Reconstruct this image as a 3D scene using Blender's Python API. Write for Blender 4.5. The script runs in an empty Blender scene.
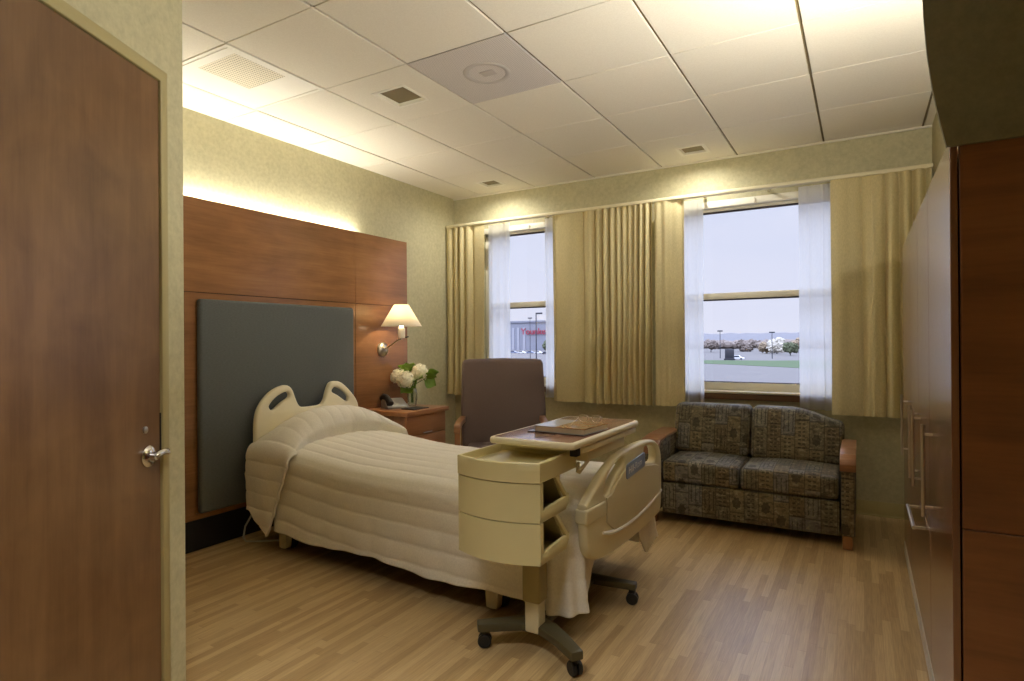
import bpy, bmesh, math, random
from mathutils import Vector, Matrix, noise

random.seed(7)
SC = bpy.context.scene
COL = SC.collection
PI = math.pi


# ------------------------------------------------------------------ helpers
def lin(c):
    out = []
    for v in c:
        v = v / 255.0
        out.append(v / 12.92 if v <= 0.04045 else ((v + 0.055) / 1.055) ** 2.4)
    return (*out, 1.0)


class NT:
    """small helper for node trees"""
    def __init__(self, name):
        self.m = bpy.data.materials.new(name)
        self.m.use_nodes = True
        self.t = self.m.node_tree
        self.t.nodes.clear()
        self.out = self.t.nodes.new('ShaderNodeOutputMaterial')

    def n(self, kind, **props):
        nd = self.t.nodes.new(kind)
        for k, v in props.items():
            setattr(nd, k, v)
        return nd

    def link(self, a, b):
        self.t.links.new(a, b)

    def put(self, sock, v):
        if isinstance(v, bpy.types.NodeSocket):
            self.link(v, sock)
        else:
            sock.default_value = v

    def math(self, op, a, b=None, c=None, clamp=False):
        nd = self.n('ShaderNodeMath', operation=op, use_clamp=clamp)
        self.put(nd.inputs[0], a)
        if b is not None:
            self.put(nd.inputs[1], b)
        if c is not None:
            self.put(nd.inputs[2], c)
        return nd.outputs[0]

    def coord(self, which='Object', scale=(1, 1, 1), rot=(0, 0, 0), loc=(0, 0, 0)):
        tc = self.n('ShaderNodeTexCoord')
        mp = self.n('ShaderNodeMapping')
        mp.inputs['Scale'].default_value = scale
        mp.inputs['Rotation'].default_value = rot
        mp.inputs['Location'].default_value = loc
        self.link(tc.outputs[which], mp.inputs['Vector'])
        return mp.outputs[0]

    def noise(self, vec, scale=5, detail=4, rough=0.5, dist=0.0):
        nd = self.n('ShaderNodeTexNoise')
        self.link(vec, nd.inputs['Vector'])
        nd.inputs['Scale'].default_value = scale
        nd.inputs['Detail'].default_value = detail
        nd.inputs['Roughness'].default_value = rough
        nd.inputs['Distortion'].default_value = dist
        return nd.outputs['Fac']

    def ramp(self, fac, stops, interp='LINEAR'):
        nd = self.n('ShaderNodeValToRGB')
        cr = nd.color_ramp
        cr.interpolation = interp
        while len(cr.elements) > 1:
            cr.elements.remove(cr.elements[-1])
        cr.elements[0].position = stops[0][0]
        cr.elements[0].color = stops[0][1]
        for p, c in stops[1:]:
            e = cr.elements.new(p)
            e.color = c
        self.link(fac, nd.inputs[0])
        return nd.outputs[0]

    def mix(self, fac, a, b, blend='MIX'):
        nd = self.n('ShaderNodeMix', data_type='RGBA', blend_type=blend)
        self.put(nd.inputs[0], fac)
        self.put(nd.inputs[6], a)
        self.put(nd.inputs[7], b)
        return nd.outputs[2]

    def bump(self, h, strength=0.2, dist=0.01):
        nd = self.n('ShaderNodeBump')
        nd.inputs['Strength'].default_value = strength
        nd.inputs['Distance'].default_value = dist
        self.link(h, nd.inputs['Height'])
        return nd.outputs[0]

    def pbr(self, color, rough=0.5, metal=0.0, normal=None, spec=0.5, coat=0.0, sheen=0.0, trans=0.0, ior=None):
        b = self.n('ShaderNodeBsdfPrincipled')
        self.put(b.inputs['Base Color'], color)
        self.put(b.inputs['Roughness'], rough)
        self.put(b.inputs['Metallic'], metal)
        self.put(b.inputs['Specular IOR Level'], spec)
        b.inputs['Coat Weight'].default_value = coat
        b.inputs['Coat Roughness'].default_value = 0.15
        b.inputs['Sheen Weight'].default_value = sheen
        b.inputs['Transmission Weight'].default_value = trans
        if ior:
            b.inputs['IOR'].default_value = ior
        if normal is not None:
            self.link(normal, b.inputs['Normal'])
        self.link(b.outputs[0], self.out.inputs[0])
        return b


def plain(name, rgb, rough=0.5, metal=0.0, spec=0.5, bump=0.0, bscale=200, var=0.06, coat=0.0):
    k = NT(name)
    v = k.coord('Object')
    f = k.noise(v, 9, 3)
    c = lin(rgb)
    d = tuple(x * (1 - var) for x in c[:3]) + (1,)
    e = tuple(min(1, x * (1 + var)) for x in c[:3]) + (1,)
    colr = k.ramp(f, [(0.3, d), (0.7, e)])
    nm = None
    if bump:
        nm = k.bump(k.noise(v, bscale, 2), bump, 0.002)
    k.pbr(colr, rough, metal, nm, spec, coat)
    return k.m


def wood(name, dark, mid, light, axis='X', rough=0.3, scale=1.0, figure=0.5, coat=0.0, spec=0.5):
    """figured veneer, grain along the axis"""
    k = NT(name)
    sc = {'X': (0.8, 7, 7), 'Y': (7, 0.8, 7), 'Z': (7, 7, 0.8)}[axis]
    v = k.coord('Object', tuple(s * scale for s in sc))
    f1 = k.noise(v, 1.6, 6, 0.6, 0.6)
    sf = {'X': (3, 60, 60), 'Y': (60, 3, 60), 'Z': (60, 60, 3)}[axis]
    v2 = k.coord('Object', tuple(s * scale for s in sf))
    f2 = k.noise(v2, 2.0, 3, 0.6)
    v3 = k.coord('Object', (1, 1, 1))
    f3 = k.noise(v3, 5.5, 3, 0.55, 0.8)
    f = k.math('ADD', k.math('MULTIPLY', f1, 0.55), k.math('MULTIPLY', f2, 0.2))
    f = k.math('ADD', f, k.math('MULTIPLY', f3, 0.25 * figure * 2))
    c = k.ramp(f, [(0.3, lin(dark)), (0.5, lin(mid)), (0.72, lin(light))])
    nm = k.bump(f2, 0.05, 0.001)
    k.pbr(c, rough, 0, nm, spec, coat)
    return k.m


class MB:
    """collects shapes in one bmesh; build() links them as ONE mesh object"""
    def __init__(self):
        self.bm = bmesh.new()
        self.mi = 0

    def _paint(self, n0):
        self.bm.faces.ensure_lookup_table()
        for f in self.bm.faces[n0:]:
            f.material_index = self.mi

    def box(self, lo, hi, bev=0.0, seg=2, rot=None):
        n0 = len(self.bm.faces)
        tmp = bmesh.new()
        bmesh.ops.create_cube(tmp, size=1.0)
        c = [(a + b) / 2 for a, b in zip(lo, hi)]
        s = [max(1e-4, abs(b - a)) for a, b in zip(lo, hi)]
        for v in tmp.verts:
            v.co = Vector((v.co.x * s[0], v.co.y * s[1], v.co.z * s[2]))
        if bev > 0:
            bev = min(bev, min(s) * 0.49)
            bmesh.ops.bevel(tmp, geom=tmp.edges[:], offset=bev, segments=seg, profile=0.5, affect='EDGES')
        M = Matrix.Translation(c)
        if rot is not None:
            M = M @ rot.to_4x4()
        tmp.transform(M)
        self.join(tmp, n0)
        return self

    def join(self, tmp, n0=None):
        if n0 is None:
            n0 = len(self.bm.faces)
        mp = {}
        for v in tmp.verts:
            mp[v] = self.bm.verts.new(v.co)
        for f in tmp.faces:
            try:
                nf = self.bm.faces.new([mp[v] for v in f.verts])
                nf.material_index = self.mi
            except ValueError:
                pass
        tmp.free()

    def tube(self, pts, r, seg=10, cap=True):
        pts = [Vector(p) for p in pts]
        rs = r if isinstance(r, (list, tuple)) else [r] * len(pts)
        rings = []
        up = None
        for i, p in enumerate(pts):
            if i == 0:
                d = pts[1] - pts[0]
            elif i == len(pts) - 1:
                d = pts[-1] - pts[-2]
            else:
                d = (pts[i + 1] - p).normalized() + (p - pts[i - 1]).normalized()
            d.normalize()
            if up is None:
                a = Vector((0, 0, 1)) if abs(d.z) < 0.9 else Vector((1, 0, 0))
                up = d.cross(a).normalized()
            else:
                up = (up - d * up.dot(d)).normalized()
            w = d.cross(up)
            rings.append([self.bm.verts.new(p + (up * math.cos(t) + w * math.sin(t)) * rs[i])
                          for t in [2 * PI * k / seg for k in range(seg)]])
        for a, b in zip(rings, rings[1:]):
            for k in range(seg):
                f = self.bm.faces.new((a[k], a[(k + 1) % seg], b[(k + 1) % seg], b[k]))
                f.material_index = self.mi
        if cap:
            for ring in (rings[0][::-1], rings[-1]):
                f = self.bm.faces.new(ring)
                f.material_index = self.mi
        return self

    def lathe(self, prof, seg=28, M=None, close=True):
        """prof: list of (radius, z)"""
        M = M or Matrix()
        rings = []
        for r, z in prof:
            if r < 1e-5:
                rings.append([self.bm.verts.new(M @ Vector((0, 0, z)))])
            else:
                rings.append([self.bm.verts.new(M @ Vector((r * math.cos(2 * PI * k / seg), r * math.sin(2 * PI * k / seg), z)))
                              for k in range(seg)])
        for a, b in zip(rings, rings[1:]):
            for k in range(seg):
                k2 = (k + 1) % seg
                if len(a) == 1 and len(b) == 1:
                    continue
                if len(a) == 1:
                    f = self.bm.faces.new((a[0], b[k2], b[k]))
                elif len(b) == 1:
                    f = self.bm.faces.new((a[k], a[k2], b[0]))
                else:
                    f = self.bm.faces.new((a[k], a[k2], b[k2], b[k]))
                f.material_index = self.mi
        return self

    def prism(self, poly, z0, z1, M=None, bev=0.0):
        """poly in local xy, extruded z0..z1, then M"""
        tmp = bmesh.new()
        lo = [tmp.verts.new((x, y, z0)) for x, y in poly]
        hi = [tmp.verts.new((x, y, z1)) for x, y in poly]
        tmp.faces.new(lo[::-1])
        tmp.faces.new(hi)
        n = len(poly)
        for k in range(n):
            tmp.faces.new((lo[k], lo[(k + 1) % n], hi[(k + 1) % n], hi[k]))
        bmesh.ops.recalc_face_normals(tmp, faces=tmp.faces[:])
        if bev:
            bmesh.ops.bevel(tmp, geom=tmp.edges[:], offset=bev, segments=2, profile=0.5, affect='EDGES')
        if M is not None:
            tmp.transform(M)
        self.join(tmp)
        return self

    def grid(self, fn, nu, nv, wrapu=False):
        vs = [[self.bm.verts.new(fn(i / nu, j / nv)) for j in range(nv + 1)] for i in range(nu + (0 if wrapu else 1))]
        n = len(vs)
        for i in range(nu):
            a, b = vs[i], vs[(i + 1) % n]
            for j in range(nv):
                f = self.bm.faces.new((a[j], b[j], b[j + 1], a[j + 1]))
                f.material_index = self.mi
        return self

    def plate(self, polys, th, bev, M):
        """flat plate with holes and rounded edges; polys in xy, thickness along z"""
        cu = bpy.data.curves.new('tmp', 'CURVE')
        cu.dimensions = '2D'
        cu.fill_mode = 'BOTH'
        cu.extrude = max(th / 2 - bev, 0.0005)
        cu.bevel_depth = bev
        cu.bevel_resolution = 2
        cu.offset = -bev
        for p in polys:
            sp = cu.splines.new('POLY')
            sp.points.add(len(p) - 1)
            for q, (x, y) in zip(sp.points, p):
                q.co = (x, y, 0, 1)
            sp.use_cyclic_u = True
        o = bpy.data.objects.new('tmp', cu)
        COL.objects.link(o)
        dg = bpy.context.evaluated_depsgraph_get()
        me = bpy.data.meshes.new_from_object(o.evaluated_get(dg))
        tmp = bmesh.new()
        tmp.from_mesh(me)
        bmesh.ops.remove_doubles(tmp, verts=tmp.verts[:], dist=1e-5)
        tmp.transform(M)
        self.join(tmp)
        bpy.data.objects.remove(o)
        bpy.data.curves.remove(cu)
        bpy.data.meshes.remove(me)
        return self

    def text(self, body, size, depth, M, align='CENTER'):
        cu = bpy.data.curves.new('tmp', 'FONT')
        cu.body = body
        cu.size = size
        cu.extrude = depth
        cu.align_x = align
        cu.align_y = 'CENTER'
        o = bpy.data.objects.new('tmp', cu)
        COL.objects.link(o)
        dg = bpy.context.evaluated_depsgraph_get()
        me = bpy.data.meshes.new_from_object(o.evaluated_get(dg))
        tmp = bmesh.new()
        tmp.from_mesh(me)
        tmp.transform(M)
        self.join(tmp)
        bpy.data.objects.remove(o)
        bpy.data.curves.remove(cu)
        bpy.data.meshes.remove(me)
        return self

    def blob(self, c, r, sub=2, amp=0.2, freq=2.0, seed=0, scale=(1, 1, 1)):
        tmp = bmesh.new()
        bmesh.ops.create_icosphere(tmp, subdivisions=sub, radius=1.0)
        for v in tmp.verts:
            n = noise.noise(v.co * freq + Vector((seed * 3.1, seed * 1.7, seed)))
            v.co = v.co * (1 + amp * n)
            v.co = Vector((v.co.x * r * scale[0] + c[0], v.co.y * r * scale[1] + c[1], v.co.z * r * scale[2] + c[2]))
        self.join(tmp)
        return self

    def recalc(self):
        bmesh.ops.recalc_face_normals(self.bm, faces=self.bm.faces[:])
        return self

    def boxuv(self):
        self.want_uv = True
        return self

    def build(self, name, mat, parent=None, ang=38, world=True, loc=None):
        me = bpy.data.meshes.new(name)
        if getattr(self, 'want_uv', False):
            uv = self.bm.loops.layers.uv.new('UVMap')
            for f in self.bm.faces:
                f.normal_update()
                n = f.normal
                for l in f.loops:
                    p = l.vert.co
                    if abs(n.z) > 0.75:
                        l[uv].uv = (p.x, p.y)
                    elif abs(n.x) > 0.75:
                        l[uv].uv = (p.y + 0.31, p.z)
                    else:
                        l[uv].uv = (p.x, p.z)
        self.bm.to_mesh(me)
        self.bm.free()
        for m in (mat if isinstance(mat, (list, tuple)) else [mat]):
            me.materials.append(m)
        me.shade_smooth()
        me.set_sharp_from_angle(angle=math.radians(ang))
        o = bpy.data.objects.new(name, me)
        COL.objects.link(o)
        if parent is not None:
            o.parent = parent
            if world:
                o.location = -origin_of(parent)
        elif loc is not None:
            # put the origin of a one-mesh thing at its base
            me.transform(Matrix.Translation(-Vector(loc)))
            o.location = loc
        return o


ORIG = {}


def origin_of(p):
    return ORIG.get(p.name, Vector((0, 0, 0)))


def tag(o, label=None, cat=None, group=None, kind=None):
    if label:
        o['label'] = label
    if cat:
        o['category'] = cat
    if group:
        o['group'] = group
    if kind:
        o['kind'] = kind
    return o


def thing(name, label, cat, loc=(0, 0, 0), rz=0.0, group=None, kind=None):
    o = bpy.data.objects.new(name, None)
    o.empty_display_size = 0.1
    COL.objects.link(o)
    o.location = loc
    o.rotation_euler = (0, 0, rz)
    ORIG[o.name] = Vector(loc)
    return tag(o, label, cat, group, kind)


def struct(o):
    o['kind'] = 'structure'
    return o


def smooth_closed(pts, n=6):
    """closed Catmull-Rom through the points"""
    out = []
    N = len(pts)
    for i in range(N):
        p0, p1, p2, p3 = pts[i - 1], pts[i], pts[(i + 1) % N], pts[(i + 2) % N]
        for k in range(n):
            t = k / n
            q = []
            for a in range(2):
                q.append(0.5 * (2 * p1[a] + (p2[a] - p0[a]) * t + (2 * p0[a] - 5 * p1[a] + 4 * p2[a] - p3[a]) * t * t
                                + (3 * p1[a] - p0[a] - 3 * p2[a] + p3[a]) * t ** 3))
            out.append(tuple(q))
    return out


def rrect(x0, y0, x1, y1, r, n=5):
    out = []
    for cx, cy, a0 in ((x1 - r, y1 - r, 0), (x0 + r, y1 - r, 90), (x0 + r, y0 + r, 180), (x1 - r, y0 + r, 270)):
        for k in range(n + 1):
            a = math.radians(a0 + 90 * k / n)
            out.append((cx + r * math.cos(a), cy + r * math.sin(a)))
    return out


def sstep(a, b, x):
    t = max(0.0, min(1.0, (x - a) / (b - a)))
    return t * t * (3 - 2 * t)


# ------------------------------------------------------------------ materials
M = {}


def mat_wall(name, rgb):
    k = NT(name)
    v = k.coord('Object')
    f = k.noise(v, 38, 5, 0.65)
    g = k.noise(v, 9, 3)
    c = lin(rgb)
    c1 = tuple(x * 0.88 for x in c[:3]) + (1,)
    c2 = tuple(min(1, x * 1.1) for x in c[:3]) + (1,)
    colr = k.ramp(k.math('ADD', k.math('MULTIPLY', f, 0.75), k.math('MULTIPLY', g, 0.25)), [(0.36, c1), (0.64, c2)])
    k.pbr(colr, 0.6, 0, k.bump(f, 0.25, 0.003), 0.3)
    return k.m


M['wall'] = mat_wall('olive_wallcovering', (188, 181, 146))
M['soffit_shaded'] = mat_wall('shade_darkened_wallcovering', (122, 116, 90))  # shade on the bulkhead put into its colour, darker than the wall tone
M['base'] = plain('olive_rubber_base', (184, 174, 128), 0.5)
M['grid'] = plain('ceiling_grid_reveal', (120, 105, 70), 0.7)


def mat_tile():
    k = NT('ceiling_tile')
    v = k.coord('Object')
    f = k.noise(v, 160, 3, 0.7)
    c = k.ramp(f, [(0.3, lin(((222, 214, 196)))), (0.7, lin((232, 225, 208)))])
    k.pbr(c, 0.85, 0, k.bump(f, 0.12, 0.002), 0.2)
    return k.m


M['tile'] = mat_tile()
CHERRY = ((122, 84, 54), (148, 104, 68), (168, 124, 85))
M['panel_wood'] = wood('cherry_panel_wood', *CHERRY, axis='Y', rough=0.2, figure=0.25, scale=0.7)
M['cherry_z'] = wood('cherry_wood_upright', *CHERRY, axis='Z', rough=0.3, figure=0.3)
M['cherry_x'] = wood('cherry_wood_flat', *CHERRY, axis='X', rough=0.3, figure=0.3)
M['night_wood'] = wood('nightstand_wood', (150, 102, 66), (172, 120, 80), (190, 138, 96), axis='Y', rough=0.32, figure=0.2)
WARD = ((100, 60, 36), (122, 76, 46), (138, 90, 56))
M['ward'] = wood('wardrobe_wood', *WARD, axis='Z', rough=0.25, figure=0.3, coat=0.7, spec=0.9)
M['ward_side'] = wood('wardrobe_side_wood', (112, 70, 40), (134, 86, 50), (150, 100, 62), axis='X', rough=0.4, figure=0.3)
M['door'] = wood('door_wood', (84, 58, 34), (104, 74, 46), (122, 90, 58), axis='Z', rough=0.3, figure=0.9)
M['groove'] = plain('dark_groove', (34, 18, 10), 0.7)
M['kick'] = plain('black_kick_board', (16, 13, 13), 0.6)
M['plinth'] = plain('aluminium_plinth', (196, 188, 170), 0.4, 0.3)
M['nickel'] = plain('brushed_nickel', (200, 192, 178), 0.28, 1.0, var=0.02)
M['chrome'] = plain('polished_chrome', (225, 222, 218), 0.12, 1.0, var=0.01)
M['cream'] = plain('cream_plastic', (212, 202, 164), 0.38, var=0.02)
M['cream2'] = plain('pale_cream_plastic', (232, 223, 194), 0.36, var=0.02)
M['putty'] = plain('putty_plastic', (204, 194, 160), 0.4, var=0.02)
M['tower'] = plain('beige_storage_plastic', (208, 197, 148), 0.42, var=0.02)
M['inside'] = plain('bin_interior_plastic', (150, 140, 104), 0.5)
M['base_metal'] = plain('olive_painted_metal', (78, 72, 50), 0.4, 0.2)
M['column'] = plain('painted_column', (150, 138, 92), 0.4, 0.1)
M['black'] = plain('black_rubber', (22, 21, 20), 0.45)
M['darkmetal'] = plain('dark_steel', (44, 40, 36), 0.5, 0.5)
M['white'] = plain('white_plastic', (232, 228, 216), 0.4, var=0.02)
M['frame'] = plain('cream_window_frame', (236, 231, 212), 0.45, var=0.02)
M['gasket'] = plain('window_gasket', (60, 52, 60), 0.6)
M['apron'] = plain('brown_apron', (104, 72, 44), 0.45)
M['sill'] = plain('solid_surface_sill', (216, 208, 184), 0.35, var=0.02)
M['trim'] = plain('door_frame_paint', (168, 155, 108), 0.45, var=0.02)
M['red'] = plain('red_plastic', (150, 40, 30), 0.5)
M['label_blue'] = plain('blue_grey_label', (136, 152, 184), 0.4)
M['label_white'] = plain('white_lettering', (222, 226, 232), 0.5)
M['cable'] = plain('grey_cable', (170, 168, 160), 0.5)
M['silver'] = plain('silver_plastic', (176, 174, 170), 0.35, 0.3)
M['rail'] = plain('curtain_rail_enamel', (226, 216, 180), 0.4, var=0.02)
M['diff'] = plain('diffuser_enamel', (232, 226, 210), 0.6, var=0.02)
M['diffgrey'] = plain('grey_perforated_panel', (182, 174, 166), 0.6, var=0.05)
M['dlight'] = plain('downlight_reflector', (222, 218, 196), 0.4, 0.0)
M['dlight2'] = plain('downlight_lens', (226, 222, 204), 0.5)
M['dark'] = plain('dark_cavity', (46, 40, 26), 0.8)
M['petal'] = plain('hydrangea_petal', (250, 246, 224), 0.6, var=0.04)
M['leaf'] = plain('leaf_green', (112, 142, 40), 0.5, var=0.35)
M['stem'] = plain('stem_green', (84, 110, 40), 0.6)
M['shelfpaper'] = plain('dark_folder_card', (52, 40, 48), 0.3)
M['pages'] = plain('book_pages', (214, 204, 186), 0.7)


def mat_perf(name, rgb, hole, scale, rad):
    k = NT(name)
    tc = k.n('ShaderNodeTexCoord')
    sp = k.n('ShaderNodeSeparateXYZ')
    k.link(tc.outputs['Object'], sp.inputs[0])
    fx = k.math('SUBTRACT', k.math('FRACT', k.math('MULTIPLY', sp.outputs[0], scale)), 0.5)
    fy = k.math('SUBTRACT', k.math('FRACT', k.math('MULTIPLY', sp.outputs[1], scale)), 0.5)
    d = k.math('SQRT', k.math('ADD', k.math('MULTIPLY', fx, fx), k.math('MULTIPLY', fy, fy)))
    h = k.math('LESS_THAN', d, rad)
    k.pbr(k.mix(h, lin(rgb), lin(hole)), 0.6, 0, None, 0.3)
    return k.m


M['perf'] = mat_perf('perforated_white', (226, 216, 190), (120, 106, 74), 62, 0.26)
M['perfgrey'] = mat_perf('perforated_grey', (208, 200, 192), (168, 160, 154), 90, 0.28)


def mat_floor():
    k = NT('oak_strip_vinyl')
    tc = k.n('ShaderNodeTexCoord')
    sp = k.n('ShaderNodeSeparateXYZ')
    k.link(tc.outputs['Object'], sp.inputs[0])
    W, L = 0.034, 0.62
    col = k.math('FLOOR', k.math('DIVIDE', sp.outputs[0], W))
    wn = k.n('ShaderNodeTexWhiteNoise', noise_dimensions='1D')
    k.link(col, wn.inputs['W'])
    yy = k.math('ADD', k.math('DIVIDE', sp.outputs[1], L), wn.outputs['Value'])
    row = k.math('FLOOR', yy)
    cb = k.n('ShaderNodeCombineXYZ')
    k.link(col, cb.inputs[0])
    k.link(row, cb.inputs[1])
    wn2 = k.n('ShaderNodeTexWhiteNoise', noise_dimensions='2D')
    k.link(cb.outputs[0], wn2.inputs['Vector'])
    base = k.ramp(wn2.outputs['Value'], [(0.0, lin((150, 126, 86))), (0.35, lin((176, 151, 108))), (0.7, lin((192, 168, 124))), (1.0, lin((166, 140, 98)))])
    g = k.noise(k.coord('Object', (60, 2.2, 1)), 3, 4, 0.6, 0.3)
    base = k.mix(k.math('MULTIPLY', k.math('GREATER_THAN', wn2.outputs['Value'], 0.82), 0.45), base, lin((128, 100, 64)))
    c = k.mix(0.34, base, k.ramp(g, [(0.3, lin((120, 88, 48))), (0.7, lin((206, 172, 116)))]), 'MIX')
    fx = k.math('FRACT', k.math('DIVIDE', sp.outputs[0], W))
    fy = k.math('FRACT', yy)
    e = k.math('MAXIMUM', k.math('LESS_THAN', fx, 0.03), k.math('LESS_THAN', fy, 0.004))
    c = k.mix(k.math('MULTIPLY', e, 0.45), c, lin((112, 82, 46)))
    k.pbr(c, 0.34, 0, k.bump(g, 0.04, 0.001), 0.45)
    return k.m


M['floor'] = mat_floor()


def mat_fabric(name, rgb, sx, sz, trans=0.0, rough=0.85, var=0.12, bump=0.25, sheen=0.0):
    k = NT(name)
    v = k.coord('Object', (sx, sx, sz))
    f = k.noise(v, 1.0, 3, 0.6)
    c = lin(rgb)
    c1 = tuple(x * (1 - var) for x in c[:3]) + (1,)
    c2 = tuple(min(1, x * (1 + var)) for x in c[:3]) + (1,)
    colr = k.ramp(f, [(0.35, c1), (0.65, c2)])
    b = k.pbr(colr, rough, 0, k.bump(f, bump, 0.002), 0.2, sheen=sheen)
    if trans:
        t = k.n('ShaderNodeBsdfTranslucent')
        k.link(colr, t.inputs[0])
        mx = k.n('ShaderNodeMixShader')
        mx.inputs[0].default_value = trans
        k.link(b.outputs[0], mx.inputs[1])
        k.link(t.outputs[0], mx.inputs[2])
        k.link(mx.outputs[0], k.out.inputs[0])
    return k.m


M['curtain'] = mat_fabric('gold_drapery', (206, 192, 146), 180, 60, 0.1, var=0.08)
M['spread'] = mat_fabric('taupe_quilt_cotton', (228, 223, 210), 120, 120, 0, var=0.05, bump=0.15)
M['pad'] = mat_fabric('slate_upholstery', (92, 95, 94), 60, 240, 0, 0.7, var=0.1)
M['chair'] = mat_fabric('aubergine_vinyl', (106, 91, 88), 150, 150, 0, 0.62, var=0.05, bump=0.1)
M['shade'] = None


def mat_sheer():
    k = NT('white_sheer')
    v = k.coord('Object', (300, 300, 40))
    f = k.noise(v, 1.0, 2)
    tr = k.n('ShaderNodeBsdfTransparent')
    tr.inputs[0].default_value = (1, 1, 1, 1)
    tl = k.n('ShaderNodeBsdfTranslucent')
    tl.inputs[0].default_value = (0.95, 0.95, 0.95, 1)
    df = k.n('ShaderNodeBsdfDiffuse')
    df.inputs[0].default_value = (0.92, 0.91, 0.88, 1)
    m1 = k.n('ShaderNodeMixShader')
    m1.inputs[0].default_value = 0.1
    k.link(tl.outputs[0], m1.inputs[1])
    k.link(df.outputs[0], m1.inputs[2])
    m2 = k.n('ShaderNodeMixShader')
    k.link(k.ramp(f, [(0.3, (0.76, 0.76, 0.76, 1)), (0.7, (0.8, 0.8, 0.8, 1))]), m2.inputs[0])
    k.link(tr.outputs[0], m2.inputs[1])
    k.link(m1.outputs[0], m2.inputs[2])
    k.link(m2.outputs[0], k.out.inputs[0])
    return k.m


M['sheer'] = mat_sheer()


def mat_glass(name, tint=(0.97, 0.98, 1.0), vis=0.06):
    k = NT(name)
    tr = k.n('ShaderNodeBsdfTransparent')
    tr.inputs[0].default_value = (*tint, 1)
    gl = k.n('ShaderNodeBsdfGlossy')
    gl.inputs['Roughness'].default_value = 0.02
    lw = k.n('ShaderNodeFresnel')
    lw.inputs[0].default_value = 1.45
    mx = k.n('ShaderNodeMixShader')
    k.link(k.math('MULTIPLY', lw.outputs[0], vis * 10), mx.inputs[0])
    k.link(tr.outputs[0], mx.inputs[1])
    k.link(gl.outputs[0], mx.inputs[2])
    k.link(mx.outputs[0], k.out.inputs[0])
    return k.m


M['pane'] = mat_glass('window_pane', vis=0.05)
M['vase'] = mat_glass('vase_glass', (0.95, 0.97, 0.95), 0.05)


def mat_shade():
    k = NT('lampshade_linen')
    tl = k.n('ShaderNodeBsdfTranslucent')
    tl.inputs[0].default_value = (0.96, 0.9, 0.76, 1)
    df = k.n('ShaderNodeBsdfDiffuse')
    df.inputs[0].default_value = (0.92, 0.88, 0.78, 1)
    mx = k.n('ShaderNodeMixShader')
    mx.inputs[0].default_value = 0.5
    k.link(tl.outputs[0], mx.inputs[1])
    k.link(df.outputs[0], mx.inputs[2])
    k.link(mx.outputs[0], k.out.inputs[0])
    return k.m


M['shade'] = mat_shade()


def mat_emit(name, rgb, s):
    k = NT(name)
    e = k.n('ShaderNodeEmission')
    e.inputs[0].default_value = (*rgb, 1)
    e.inputs[1].default_value = s
    k.link(e.outputs[0], k.out.inputs[0])
    return k.m


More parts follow.
